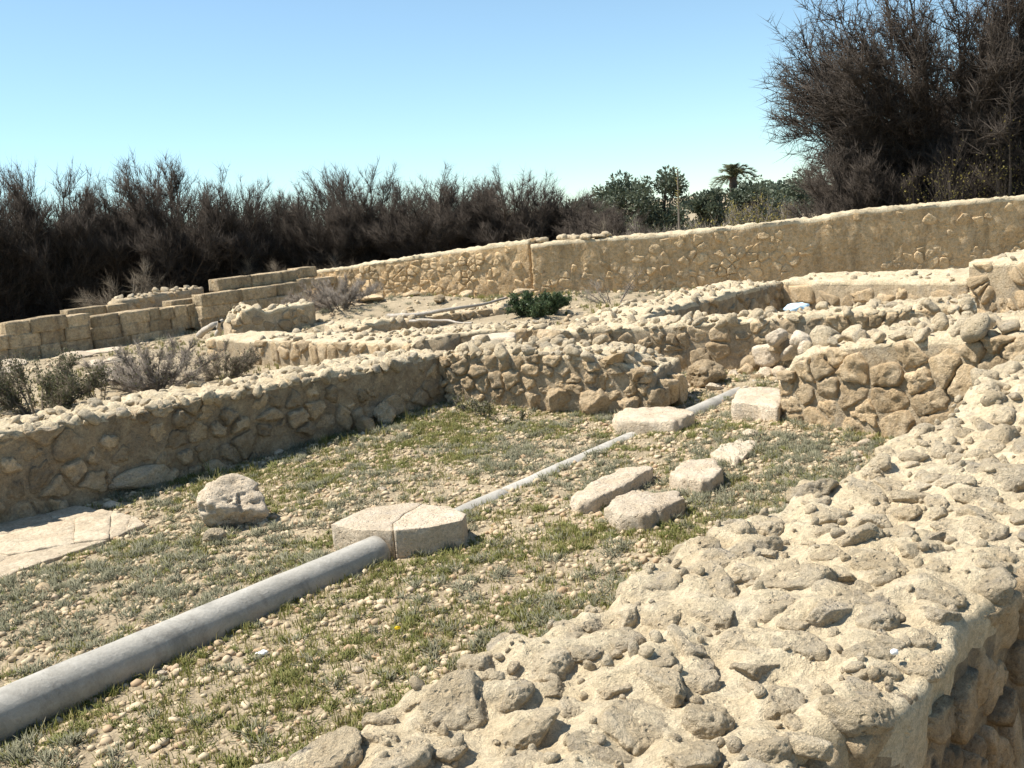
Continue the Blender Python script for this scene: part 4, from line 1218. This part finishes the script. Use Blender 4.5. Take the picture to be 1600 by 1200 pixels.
def horizon(x): return 330 - 0.0875 * (x - 800)
def far(x, dist, y=None):
    return ((x - 800) / F_PX * dist * 1.0, dist)
for k, (x, dist, yt, rad, lab) in enumerate([(998, 62, 266, 1.7, 'grey green olive tree, leftmost beyond the back wall'),
                                             (1054, 62, 258, 1.55, 'taller olive tree right of the leftmost olive'),
                                             (1122, 66, 282, 1.1, 'thin olive tree just left of the palm'),
                                             (1186, 68, 286, 1.3, 'olive tree behind the palm trunk'),
                                             (1232, 72, 305, 1.6, 'low green tree between the palm and the tamarisk')]):
    h = 2.3 + (horizon(x) - yt) / F_PX * dist
    plant('olive_tree', lab, 'tree', leafy_tree(1200 + k, h, rad * 1.25, 5200, 0.24, 26, 'olive_leaf', base_frac=0.1), (*far(x, dist), 0))
LOWT = leafy_tree(1290, 3.4, 2.6, 5000, 0.3, 26, 'olive_leaf', 0.08, 0.05)
for k, (x, dist, sc_, lab) in enumerate([(1222, 95, 1.0, 'low green tree on the horizon touching the tamarisk'), (1252, 90, 1.0, 'low green tree on the horizon half hidden by the tamarisk'), (950, 100, 1.0, 'low green tree on the horizon left of the olives')]):
    plant('green_tree', lab, 'tree', LOWT, (*far(x, dist), 0), k * 2.0, (1.3, 1.3, sc_), 'low green trees on the horizon')
# palm
def palm():
    dist = 70; x = 1163
    X, Y = far(x, dist)
    h = 2.3 + (horizon(x) - 276) / F_PX * dist
    o = thing('palm_tree', 'date palm with feathery crown beyond the back wall', 'tree', (X, Y, 0))
    z = np.linspace(-0.2, h, 14)
    P = np.column_stack([0.12 * np.sin(z * 0.5), z * 0, z])
    rad = 0.26 + 0.04 * np.sin(np.arange(14) * 3.0)
    link('trunk', make_mesh('trunk', *tubes([P], [rad], 10)), MAT['bark'], o)
    r = np.random.default_rng(4)
    for k in range(22):
        az = r.uniform(0, 6.28); el = r.uniform(0.1, 1.4)
        L = r.uniform(1.5, 2.1)
        t = np.linspace(0, 1, 10)
        dh = np.array([math.cos(az), math.sin(az), 0])
        R = np.array([P[-1, 0], 0, h])[None] + np.outer(t * L * math.cos(el) * 1.0, dh) + np.outer(t * L * math.sin(el) - t ** 2.2 * L * 0.6, (0, 0, 1))
        parts = []
        rv, rf = tubes([R], [0.03 * (1 - 0.8 * t)], 3)
        n = 56
        f = np.linspace(0.12, 0.99, n) * 9; i = np.minimum(8, f.astype(int)); fr = (f - i)[:, None]
        b = R[i] * (1 - fr) + R[i + 1] * fr
        side = np.cross(dh, (0, 0, 1)) * np.where(np.arange(n) % 2, 1, -1)[:, None]
        dd = side * 0.8 + dh * 0.6 + np.array([0, 0, 0.15]) + r.normal(0, 0.12, (n, 3))
        lv, lf = spikes(b, dd, 0.55 * (1 - 0.5 * np.abs(np.linspace(-1, 1, n)) ** 2), 0.022)
        v, ff = merge([(rv, tri(rf)), (lv, lf)])
        link('frond', make_mesh('frond', v, ff), MAT['shrub_leaf'], o)
palm()
# agave stalk
X, Y = far(1078, 46)
o = thing('agave_stalk', 'tall thin dry agave stalk standing between the olive trees', 'plant', (X, Y, 0))
hh = 2.3 + (horizon(1080) - 264) / F_PX * 46
zz = np.linspace(-0.1, hh, 8)
link('stem', make_mesh('stem', *tubes([np.column_stack([0.1 * zz / hh, zz * 0, zz])], [0.05 * (1 - 0.75 * zz / hh) + 0.01], 6)), MAT['drytwig'], o)
rr_ = np.random.default_rng(8)
bz = rr_.uniform(hh * 0.45, hh, 70)
link('bracts', make_mesh('bracts', *spikes(np.column_stack([0.1 * bz / hh, bz * 0, bz]), rr_.normal(0, 1, (70, 3)) * (1, 1, 0.3) + (0, 0, 1.2), 0.18, 0.02)), MAT['yellow_leaf'], o)

def leafy_shrub(seed, h, rad, stems, n_leaf, size, leaf_mat, twig_mat='drytwig', n_fine=600):
    trunk, sec, fine = twig_bush(seed, h, rad, stems, max(90, n_fine // 14), n_fine, fine_len=(0.5, 1.2), width=0.010 / max(h, 0.3) * 0.35 * h, limb_r=0.02 * h, low=0.2)
    r = np.random.default_rng(seed + 1)
    nf = len(fine[0]) // 4
    q = r.integers(nf, size=n_leaf)
    tip = fine[0].reshape(-1, 4, 3)[q, 3]; base = fine[0].reshape(-1, 4, 3)[q, 0]
    b = base + (tip - base) * r.random(n_leaf)[:, None]
    L = leaves(b, r.normal(0, 1, (n_leaf, 3)) + (0, 0, 0.5), size * r.uniform(0.6, 1.3, n_leaf), seed + 2)
    sm = make_mesh('stems', *merge([(trunk[0], tri(trunk[1])), (sec[0], tri(sec[1])), fine])); sm.materials.append(MAT[twig_mat])
    lm = make_mesh('leaves', *L, smooth=False); lm.materials.append(MAT[leaf_mat])
    return sm, lm
SL = ('stems', 'leaves')
def shrub_at(name, label, cat, x, y, h, rad, seed, leaf, n_leaf, size, twig='drytwig', group=None, stems=9, n_fine=600, z=0.0, sc=(1, 1, 1)):
    P = at(x, y, z)
    return plant(name, label, cat, leafy_shrub(seed, h, rad, stems, n_leaf, size, leaf, twig, n_fine), (P[0], P[1], gz(P[0], P[1]) - 0.02), seed, sc, group, SL)
shrub_at('shrub', 'dull green leafy shrub behind the left end of the long wall', 'shrub', 62, 645, 1.0, 0.95, 1301, 'shrub_leaf', 7500, 0.045, 'brown_twig', n_fine=4500, stems=20)
shrub_at('shrub', 'dull green shrub at the very left edge behind the long wall', 'shrub', -50, 645, 1.0, 0.9, 1302, 'shrub_leaf', 5500, 0.045, 'brown_twig', n_fine=3500, stems=18)
shrub_at('shrub', 'grey twiggy bush behind the long wall with few leaves', 'shrub', 245, 606, 0.98, 1.1, 1303, 'shrub_leaf', 1400, 0.04, 'drytwig', n_fine=7000, stems=26)
shrub_at('shrub', 'thin stemmed bush beside the low plastered wall', 'shrub', 350, 594, 0.72, 0.6, 1304, 'shrub_leaf', 1300, 0.035, 'brown_twig', n_fine=3500, stems=18)
shrub_at('shrub', 'small wiry loop of dry stems on the yard floor', 'shrub', 155, 625, 0.5, 0.35, 1305, 'shrub_leaf', 150, 0.035, 'twig', n_fine=300)
shrub_at('green_shrub', 'fresh dark green shrub in the middle of the ruins', 'shrub', 842, 511, 0.58, 0.72, 1306, 'green_leaf', 15000, 0.05, 'twig', n_fine=3000, stems=40)
shrub_at('dry_brush', 'wide mound of grey dry twigs near the end of the back wall', 'brush', 535, 505, 0.85, 1.4, 1307, 'grey_leaf', 200, 0.03, 'drytwig', n_fine=9000, stems=34)
shrub_at('dry_brush', 'smaller dry twig heap left of the wide twig mound', 'brush', 482, 500, 0.6, 0.8, 1308, 'grey_leaf', 100, 0.03, 'drytwig', n_fine=5000, stems=24)
shrub_at('dead_shrub', 'bleached dead shrub in front of the back wall', 'shrub', 958, 480, 0.95, 0.9, 1309, 'grey_leaf', 30, 0.03, 'drytwig', n_fine=420, stems=8)
shrub_at('dry_brush', 'thin dry twigs strewn along the low footing', 'brush', 690, 520, 0.35, 1.2, 1310, 'grey_leaf', 60, 0.03, 'drytwig', n_fine=900, stems=14)
shrub_at('weed', 'tall green weed at the inner corner of the courtyard walls', 'plant', 742, 655, 0.38, 0.26, 1311, 'shrub_leaf', 900, 0.03, 'drytwig', n_fine=300)
shrub_at('weed', 'bushy weeds right of the corner weed', 'plant', 800, 660, 0.22, 0.4, 1312, 'shrub_leaf', 900, 0.028, 'drytwig', n_fine=300)
shrub_at('weed', 'small thistle like plant with a bare stem by the left wall', 'plant', 527, 702, 0.24, 0.2, 1313, 'grey_leaf', 300, 0.03, 'drytwig', n_fine=90, stems=3)
for k, (x, dist, hh, lab) in enumerate([(1185, 29, 1.9, 'yellow leaved plant below the palm, left of the tamarisk'), (1208, 30, 2.0, 'second yellow leaved plant nearer the tamarisk'),
                                       (1130, 30, 1.7, 'dry straw coloured plant left of the yellow plants'), (1075, 31, 1.5, 'dry straw coloured plant below the agave stalk'), (1020, 30, 1.6, 'dull leafy bush below the olives')]):
    X, Y = far(x, dist)
    plant('tall_weed', lab, 'plant', leafy_shrub(1330 + k, hh + 0.3, 0.8, 12, 1300 if k < 2 else 500, 0.09, 'yellow_leaf' if k < 3 else 'shrub_leaf', 'drytwig', 1400), (X, Y, 0), k, (1, 1, 1), None, SL)
for k, (x, dist, hh) in enumerate([(1450, 26.5, 2.6), (1500, 26, 3.2), (1545, 26.5, 2.8), (1590, 26, 3.4), (1630, 26, 3.0)]):
    X, Y = far(x, dist)
    plant('tall_weed', ['leftmost', 'second from the left', 'middle', 'second from the right', 'rightmost'][k] + ' of the upright yellowish weeds in front of the tamarisk', 'plant', leafy_shrub(1350 + k, hh, 0.5, 10, 500, 0.06, 'yellow_leaf', 'twig', 500), (X, Y, 0), k, (1, 1, 1), 'yellowish weeds in front of the tamarisk', SL)

# fallen branches
def branch(label, pts, r0, name='fallen_branch', sides=8, twigs=0):
    P = np.array(pts)
    t = np.linspace(0, 1, 14); s = np.linspace(0, 1, len(P))
    Q = np.column_stack([np.interp(t, s, P[:, k]) for k in range(3)])
    Q += np.column_stack([fbm(np.column_stack([t * 4, t * 0 + k, t * 0]), 3, 7 + k) * 0.06 for k in range(3)])
    v, f = tubes([Q - Q[0]], [r0 * (1 - 0.55 * t)], sides)
    return tag(link(name, make_mesh(name, v, f), MAT['driftwood'], None, tuple(Q[0])), label, 'branch')
branch('grey bent log sticking up beside the low plastered wall', [at(312, 522, 0.2), at(330, 508, 0.5), at(350, 503, 0.52)], 0.085)
branch('thick ochre stump post beside the bent log', [at(340, 522, 0.3), at(345, 505, 0.62)], 0.07)
branch('long pale branch lying across the low footing', [at(606, 492, 0.42), at(640, 493, 0.42), at(700, 483, 0.5), at(750, 476, 0.5), at(792, 468, 0.52)], 0.05)
branch('thin dark branch beside the long pale branch', [at(640, 500, 0.4), at(700, 500, 0.42), at(740, 507, 0.45)], 0.03)

# ------------------------------------------------------------------ ground cover of the courtyard
FOOT = [LW, XW, RX, MW, M2, M3, M4, B1, B2, SW, CW, C2, C3]
def inside_walls(x, y, pad=0.0):
    m = np.zeros(len(x), bool)
    for w in FOOT:
        dx, dy = x - w.p0[0], y - w.p0[1]
        u = dx * w.a[0] + dy * w.a[1]; t = -(dx * w.out[0] + dy * w.out[1])
        m |= (u > -pad) & (u < w.L + pad) & (t > -pad) & (t < w.th + pad)
    dx, dy = x - NO[0], y - NO[1]
    u = dx * NA[0] + dy * NA[1]; t = dx * NB[0] + dy * NB[1]
    m |= (u > -3) & (t > -0.05 - pad) & (u < 7)
    # paving and column
    n = len(pv); inpv = np.ones(len(x), bool)
    for i in range(n):
        a, b = pv[i], pv[(i + 1) % n]
        inpv &= ((b[0] - a[0]) * (y - a[1]) - (b[1] - a[1]) * (x - a[0])) > 0
    m |= inpv
    return m
def near_axis(x, y, A, B, w):
    d = (B - A)[:2]; L = np.linalg.norm(d); d = d / L
    u = (x - A[0]) * d[0] + (y - A[1]) * d[1]; t = (x - A[0]) * d[1] - (y - A[1]) * d[0]
    return (u > -0.1) & (u < L + 0.1) & (np.abs(t) < w)
def scatter(n, box, rs, dens=None, pad=0.0):
    x = rs.uniform(box[0], box[1], n * 4); y = rs.uniform(box[2], box[3], n * 4)
    P = np.column_stack([x, y, np.zeros(len(x))])
    px, py, w = project(P)
    ok = (px > -260) & (px < 1860) & (py < 1330) & (w > 0.5) & ~inside_walls(x, y, pad)
    ok &= ~near_axis(x, y, cA - dc * 2.2, cB, 0.105) & ~near_axis(x, y, f0, f3, 0.07) & ~near_axis(x, y, g0, g1, 0.07)
    if dens is not None: ok &= rs.random(len(x)) < dens(x, y)
    x, y = x[ok][:n], y[ok][:n]
    return x, y, ground_z(x, y)
YARD = (-7.5, 4.6, 3.0, 13.2)
BACK = (-16, 9, 12.5, 27)
def n01(x, y, f, seed): return np.clip(fbm2(x * f, y * f, 4, seed) * 0.9 + 0.5, 0, 1)
def sm(a, lo, hi): return np.clip((a - lo) / (hi - lo), 0, 1)
# patches where the photograph shows greener or greyer growth
def patch(x, y, px, py, rad): 
    c = at(px, py, 0)
    return np.exp(-((x - c[0]) ** 2 + (y - c[1]) ** 2) / rad ** 2)
def green_d(x, y):
    d = 0.16 + sm(n01(x, y, 2.0, 81), 0.45, 0.7) * 0.6
    for px, py, rad, a in ((560, 1060, 0.9, 0.8), (800, 900, 0.8, 0.5), (300, 1080, 0.8, 0.6), (840, 1000, 0.7, 0.5), (380, 750, 0.6, 0.9), (470, 740, 0.6, 0.8), (740, 670, 1.0, 0.9), (980, 830, 0.5, 0.8), (560, 700, 0.5, 0.5), (1100, 860, 0.5, 0.4), (700, 1100, .6, .6)):
        d = d + a * patch(x, y, px, py, rad)
    return np.clip(d * (0.2 + 0.95 * sm(n01(x, y, 3.0, 84), 0.40, 0.66)), 0.03, 1)
def grey_d(x, y):
    d = 0.06 + sm(n01(x, y, 1.6, 91), 0.48, 0.7) * 0.65
    for px, py, rad, a in ((1230, 720, 0.9, 0.9), (1130, 770, 0.5, 0.8), (1250, 790, 0.4, 0.6), (230, 900, 0.8, 0.8), (60, 950, 0.7, 0.8), (400, 900, 0.7, 0.4), (900, 740, 0.5, 0.6), (760, 1020, 0.5, 0.7), (860, 710, 0.6, 0.5), (1100, 640, .5, .5), (600, 760, .5, .4), (1320, 700, .5, .8)):
        d = d + a * patch(x, y, px, py, rad)
    return np.clip(d, 0.02, 1)

def pebbles(name, label, n, box, rad, seed, sub, dens=None, sizebias=2.5):
    rs = np.random.default_rng(seed)
    x, y, z = scatter(n, box, rs, dens)
    n = len(x)
    q = rad[0] + (rad[1] - rad[0]) * rs.random(n) ** sizebias
    shapes = [rock_shape(sub, 700 + k, 5, 0.12, 24) for k in range(8)]
    Vs, Fs, o = [], [], 0
    for k, (v, f) in enumerate(shapes):
        i = np.arange(n) % 8 == k
        m = i.sum()
        th = rs.uniform(0, 6.28, m); c, s = np.cos(th), np.sin(th)
        sc = np.stack([q[i] * rs.uniform(0.9, 1.5, m), q[i] * rs.uniform(0.75, 1.1, m), q[i] * rs.uniform(0.45, 0.85, m)], 1)
        w = v[None] * sc[:, None]
        wx = w[..., 0] * c[:, None] - w[..., 1] * s[:, None]; wy = w[..., 0] * s[:, None] + w[..., 1] * c[:, None]
        W = np.stack([wx + x[i][:, None], wy + y[i][:, None], w[..., 2] + (z[i] + q[i] * 0.18)[:, None]], 2)
        Vs.append(W.reshape(-1, 3))
        Fs.append((f[None] + (np.arange(m) * len(v))[:, None, None]).reshape(-1, 3) + o)
        o += m * len(v)
    return tag(link(name, make_mesh(name, np.vstack(Vs), np.vstack(Fs), smooth=False), MAT['pebble']), label, 'gravel', None, 'stuff')
pebbles('gravel', 'tan pebbles strewn over the courtyard floor', 20000, YARD, (0.009, 0.038), 1, 1, lambda x, y: 1 - 0.45 * green_d(x, y), 2.0)
pebbles('gravel', 'loose rubble and pebbles in the yards behind the walls', 2600, BACK, (0.02, 0.09), 2, 1, lambda x, y: sm(n01(x, y, 0.7, 95), 0.35, 0.6), 3.0)
# larger single stones
rs = np.random.default_rng(12)
x, y, z = scatter(170, YARD, rs, lambda x, y: sm(n01(x, y, 0.9, 99), 0.3, 0.6))
MID_PEB = mats_variants(ROCKS_LO, MAT['slab']); MID_PEB2 = mats_variants(ROCKS_LO, MAT['stone'])
for k in range(len(x)):
    q = 0.028 + 0.05 * rs.random() ** 2.2
    o = link('loose_stone', (MID_PEB if k % 3 else MID_PEB2)[int(rs.integers(10))], None, None, (x[k], y[k], z[k] + q * 0.2), (rs.normal(0, 0.2), rs.normal(0, 0.2), rs.uniform(0, 6.28)), (q * 1.25, q, q * 0.7))
    tag(o, 'small tan loose stone lying among weeds and pebbles of the courtyard', 'stone', 'small loose stones of the courtyard')

def grass(name, label, n, box, seed, blades, length, width, dens, mat='grass', segs=2):
    rs = np.random.default_rng(seed)
    x, y, z = scatter(n, box, rs, dens)
    n = len(x)
    k = blades
    sz = rs.uniform(0.6, 1.3, n)
    bx = np.repeat(x, k) + rs.normal(0, 0.022, n * k); by = np.repeat(y, k) + rs.normal(0, 0.022, n * k); bz = np.repeat(z, k) - 0.004
    L = np.repeat(sz, k) * rs.uniform(*length, n * k)
    az = rs.uniform(0, 6.28, n * k); lean = rs.uniform(0.1, 1.0, n * k)
    hd = np.stack([np.cos(az), np.sin(az), np.zeros(n * k)], 1)
    sd_ = np.stack([-np.sin(az), np.cos(az), np.zeros(n * k)], 1)
    w = (width * rs.uniform(0.6, 1.3, n * k))[:, None]
    b = np.stack([bx, by, bz], 1)
    up = np.array([0, 0, 1.0])
    m = b + hd * (L * lean * 0.3)[:, None] + up * (L * 0.6 * (1 - 0.25 * lean))[:, None]
    t = b + hd * (L * lean * 0.85)[:, None] + up * (L * (1 - 0.5 * lean))[:, None]
    V = np.stack([b - sd_ * w, b + sd_ * w, m + sd_ * w * 0.7, m - sd_ * w * 0.7, t], 1).reshape(-1, 3)
    o = np.arange(n * k) * 5
    F = np.concatenate([np.stack([o, o + 1, o + 2], 1), np.stack([o, o + 2, o + 3], 1), np.stack([o + 3, o + 2, o + 4], 1)])
    return tag(link(name, make_mesh(name, V, F, smooth=False), MAT[mat]), label, 'grass', None, 'stuff')
grass('grass', 'short green and straw coloured grass of the courtyard', 16000, YARD, 21, 10, (0.02, 0.07), 0.0030, green_d)
grass('straw_litter', 'dry straw lying between the pebbles', 3000, YARD, 25, 7, (0.02, 0.07), 0.0016, lambda x, y: sm(n01(x, y, 1.3, 83), 0.4, 0.65), 'straw')
grass('grass', 'sparse grass in the yards behind the walls', 1500, BACK, 22, 12, (0.06, 0.16), 0.006, lambda x, y: sm(n01(x, y, 0.5, 97), 0.5, 0.75))
def column_side(x, y):
    d = (cB - cA)[:2]; d = d / np.linalg.norm(d)
    t = (x - cA[0]) * d[1] - (y - cA[1]) * d[0]; u = (x - cA[0]) * d[0] + (y - cA[1]) * d[1]
    return ((t > 0.10) & (t < 0.26) & (u > -1.2) & (u < 2.6)).astype(float)
grass('grass', 'fringe of grass against the near column', 380, (-4, -0.5, 3, 7), 26, 11, (0.03, 0.09), 0.0028, column_side)
# taller green weeds along the foot of the left wall
def wallfoot(x, y):
    dx, dy = x - LW.p0[0], y - LW.p0[1]
    t = (dx * LW.out[0] + dy * LW.out[1]); u = dx * LW.a[0] + dy * LW.a[1]
    return ((t > 0.05) & (t < 0.75) & (u > 3.3)).astype(float) * np.exp(-((t - 0.4) / 0.22) ** 2)
grass('grass', 'taller bright green grass along the foot of the left wall', 420, YARD, 23, 12, (0.07, 0.2), 0.004, wallfoot)
def foliage_cushions(name, label, n, box, seed, per, rad, spike, dens, mat):
    rs = np.random.default_rng(seed)
    x, y, z = scatter(n, box, rs, dens)
    n = len(x)
    R = np.repeat(rs.uniform(*rad, n), per)
    d = rs.normal(size=(n * per, 3)); d[:, 2] = np.abs(d[:, 2]) + 0.15; d /= np.linalg.norm(d, axis=1)[:, None]
    c = np.stack([np.repeat(x, per), np.repeat(y, per), np.repeat(z, per)], 1)
    b = c + d * (R * rs.uniform(0.1, 0.85, n * per))[:, None] * np.array([1.15, 1.15, 0.6])
    V, F = spikes(b, d + rs.normal(0, 0.5, d.shape) + (0, 0, 0.35), R * rs.uniform(*spike, n * per), 0.0041)
    return tag(link(name, make_mesh(name, V, F), MAT[mat]), label, 'ground cover', None, 'stuff')
foliage_cushions('ground_shrubs', 'low grey green cushion shrubs creeping over the courtyard', 3000, YARD, 31, 44, (0.04, 0.10), (0.3, 0.7), grey_d, 'grey_leaf')
foliage_cushions('ground_shrubs', 'low grey cushion shrubs in the yards behind the walls', 420, BACK, 32, 55, (0.06, 0.16), (0.3, 0.7), lambda x, y: sm(n01(x, y, 0.5, 98), 0.45, 0.7), 'grey_leaf')
foliage_cushions('ground_weeds', 'small leafy green weeds between the pebbles', 5000, YARD, 33, 25, (0.02, 0.06), (0.4, 0.9), green_d, 'weed_leaf')

# ------------------------------------------------------------------ little things
def small_shell(label, x, y, z, q):
    v, f = ICO[3]
    v = v * np.array([1.25, 0.9, 0.85]) * (1 + 0.12 * np.sin(3 * np.arctan2(v[:, 1], v[:, 0]) + v[:, 2] * 3))[:, None] * q
    P = at(x, y, z)
    return tag(link('snail_shell', make_mesh('snail_shell', v, f), MAT['white'], None, tuple(P + (0, 0, q * 0.6)), (0, 0.2, 0.5)), label, 'shell')
small_shell('white snail shell lying beside a knob on the foreground wall', 1398, 1022, 0.88, 0.011)
small_shell('tiny white shell low on the foreground wall near the bottom edge', 1310, 1111, 0.88, 0.007)
def crumple(name, label, x, y, z, w, mat, seed, cat):
    v, f = rock_shape(3, seed, 7, 0.4, 10, 0.4)
    P = at(x, y, z)
    return tag(link(name, make_mesh(name, v * np.array([w, w * 0.6, w * 0.4]), f, smooth=False), MAT[mat], None, tuple(P + (0, 0, w * 0.2))), label, cat)
crumple('paper_scrap', 'crumpled white scrap on the grass right of the column', 411, 1024, 0.02, 0.045, 'white', 801, 'litter')
crumple('plastic_bag', 'pale blue plastic scrap in the corner below the terrace wall', 1248, 486, 0.5, 0.2, 'blue', 802, 'litter')
P = at(622, 991, 0.05)
o = thing('wild_flower', 'single yellow wild flower in the grass', 'flower', (P[0], P[1], gz(P[0], P[1])))
hh = 0.07
link('stem', make_mesh('stem', *tubes([np.array([[0, 0, 0], [0.004, 0, hh / 2], [0, 0.003, hh]])], [np.array([0.0015, 0.0013, 0.001])], 5)), MAT['shrub_leaf'], o)
a = np.linspace(0, 6.28, 26)[:-1]
link('petals', make_mesh('petals', *leaves(np.tile([[0, 0, hh]], (25, 1)) + np.column_stack([np.cos(a * 5) * 0.006, np.sin(a * 3) * 0.006, np.sin(a) * 0.004]), np.column_stack([np.cos(a), np.sin(a), 0.5 + 0 * a]), 0.017, 3, 1.6), smooth=False), MAT['flower'], o)
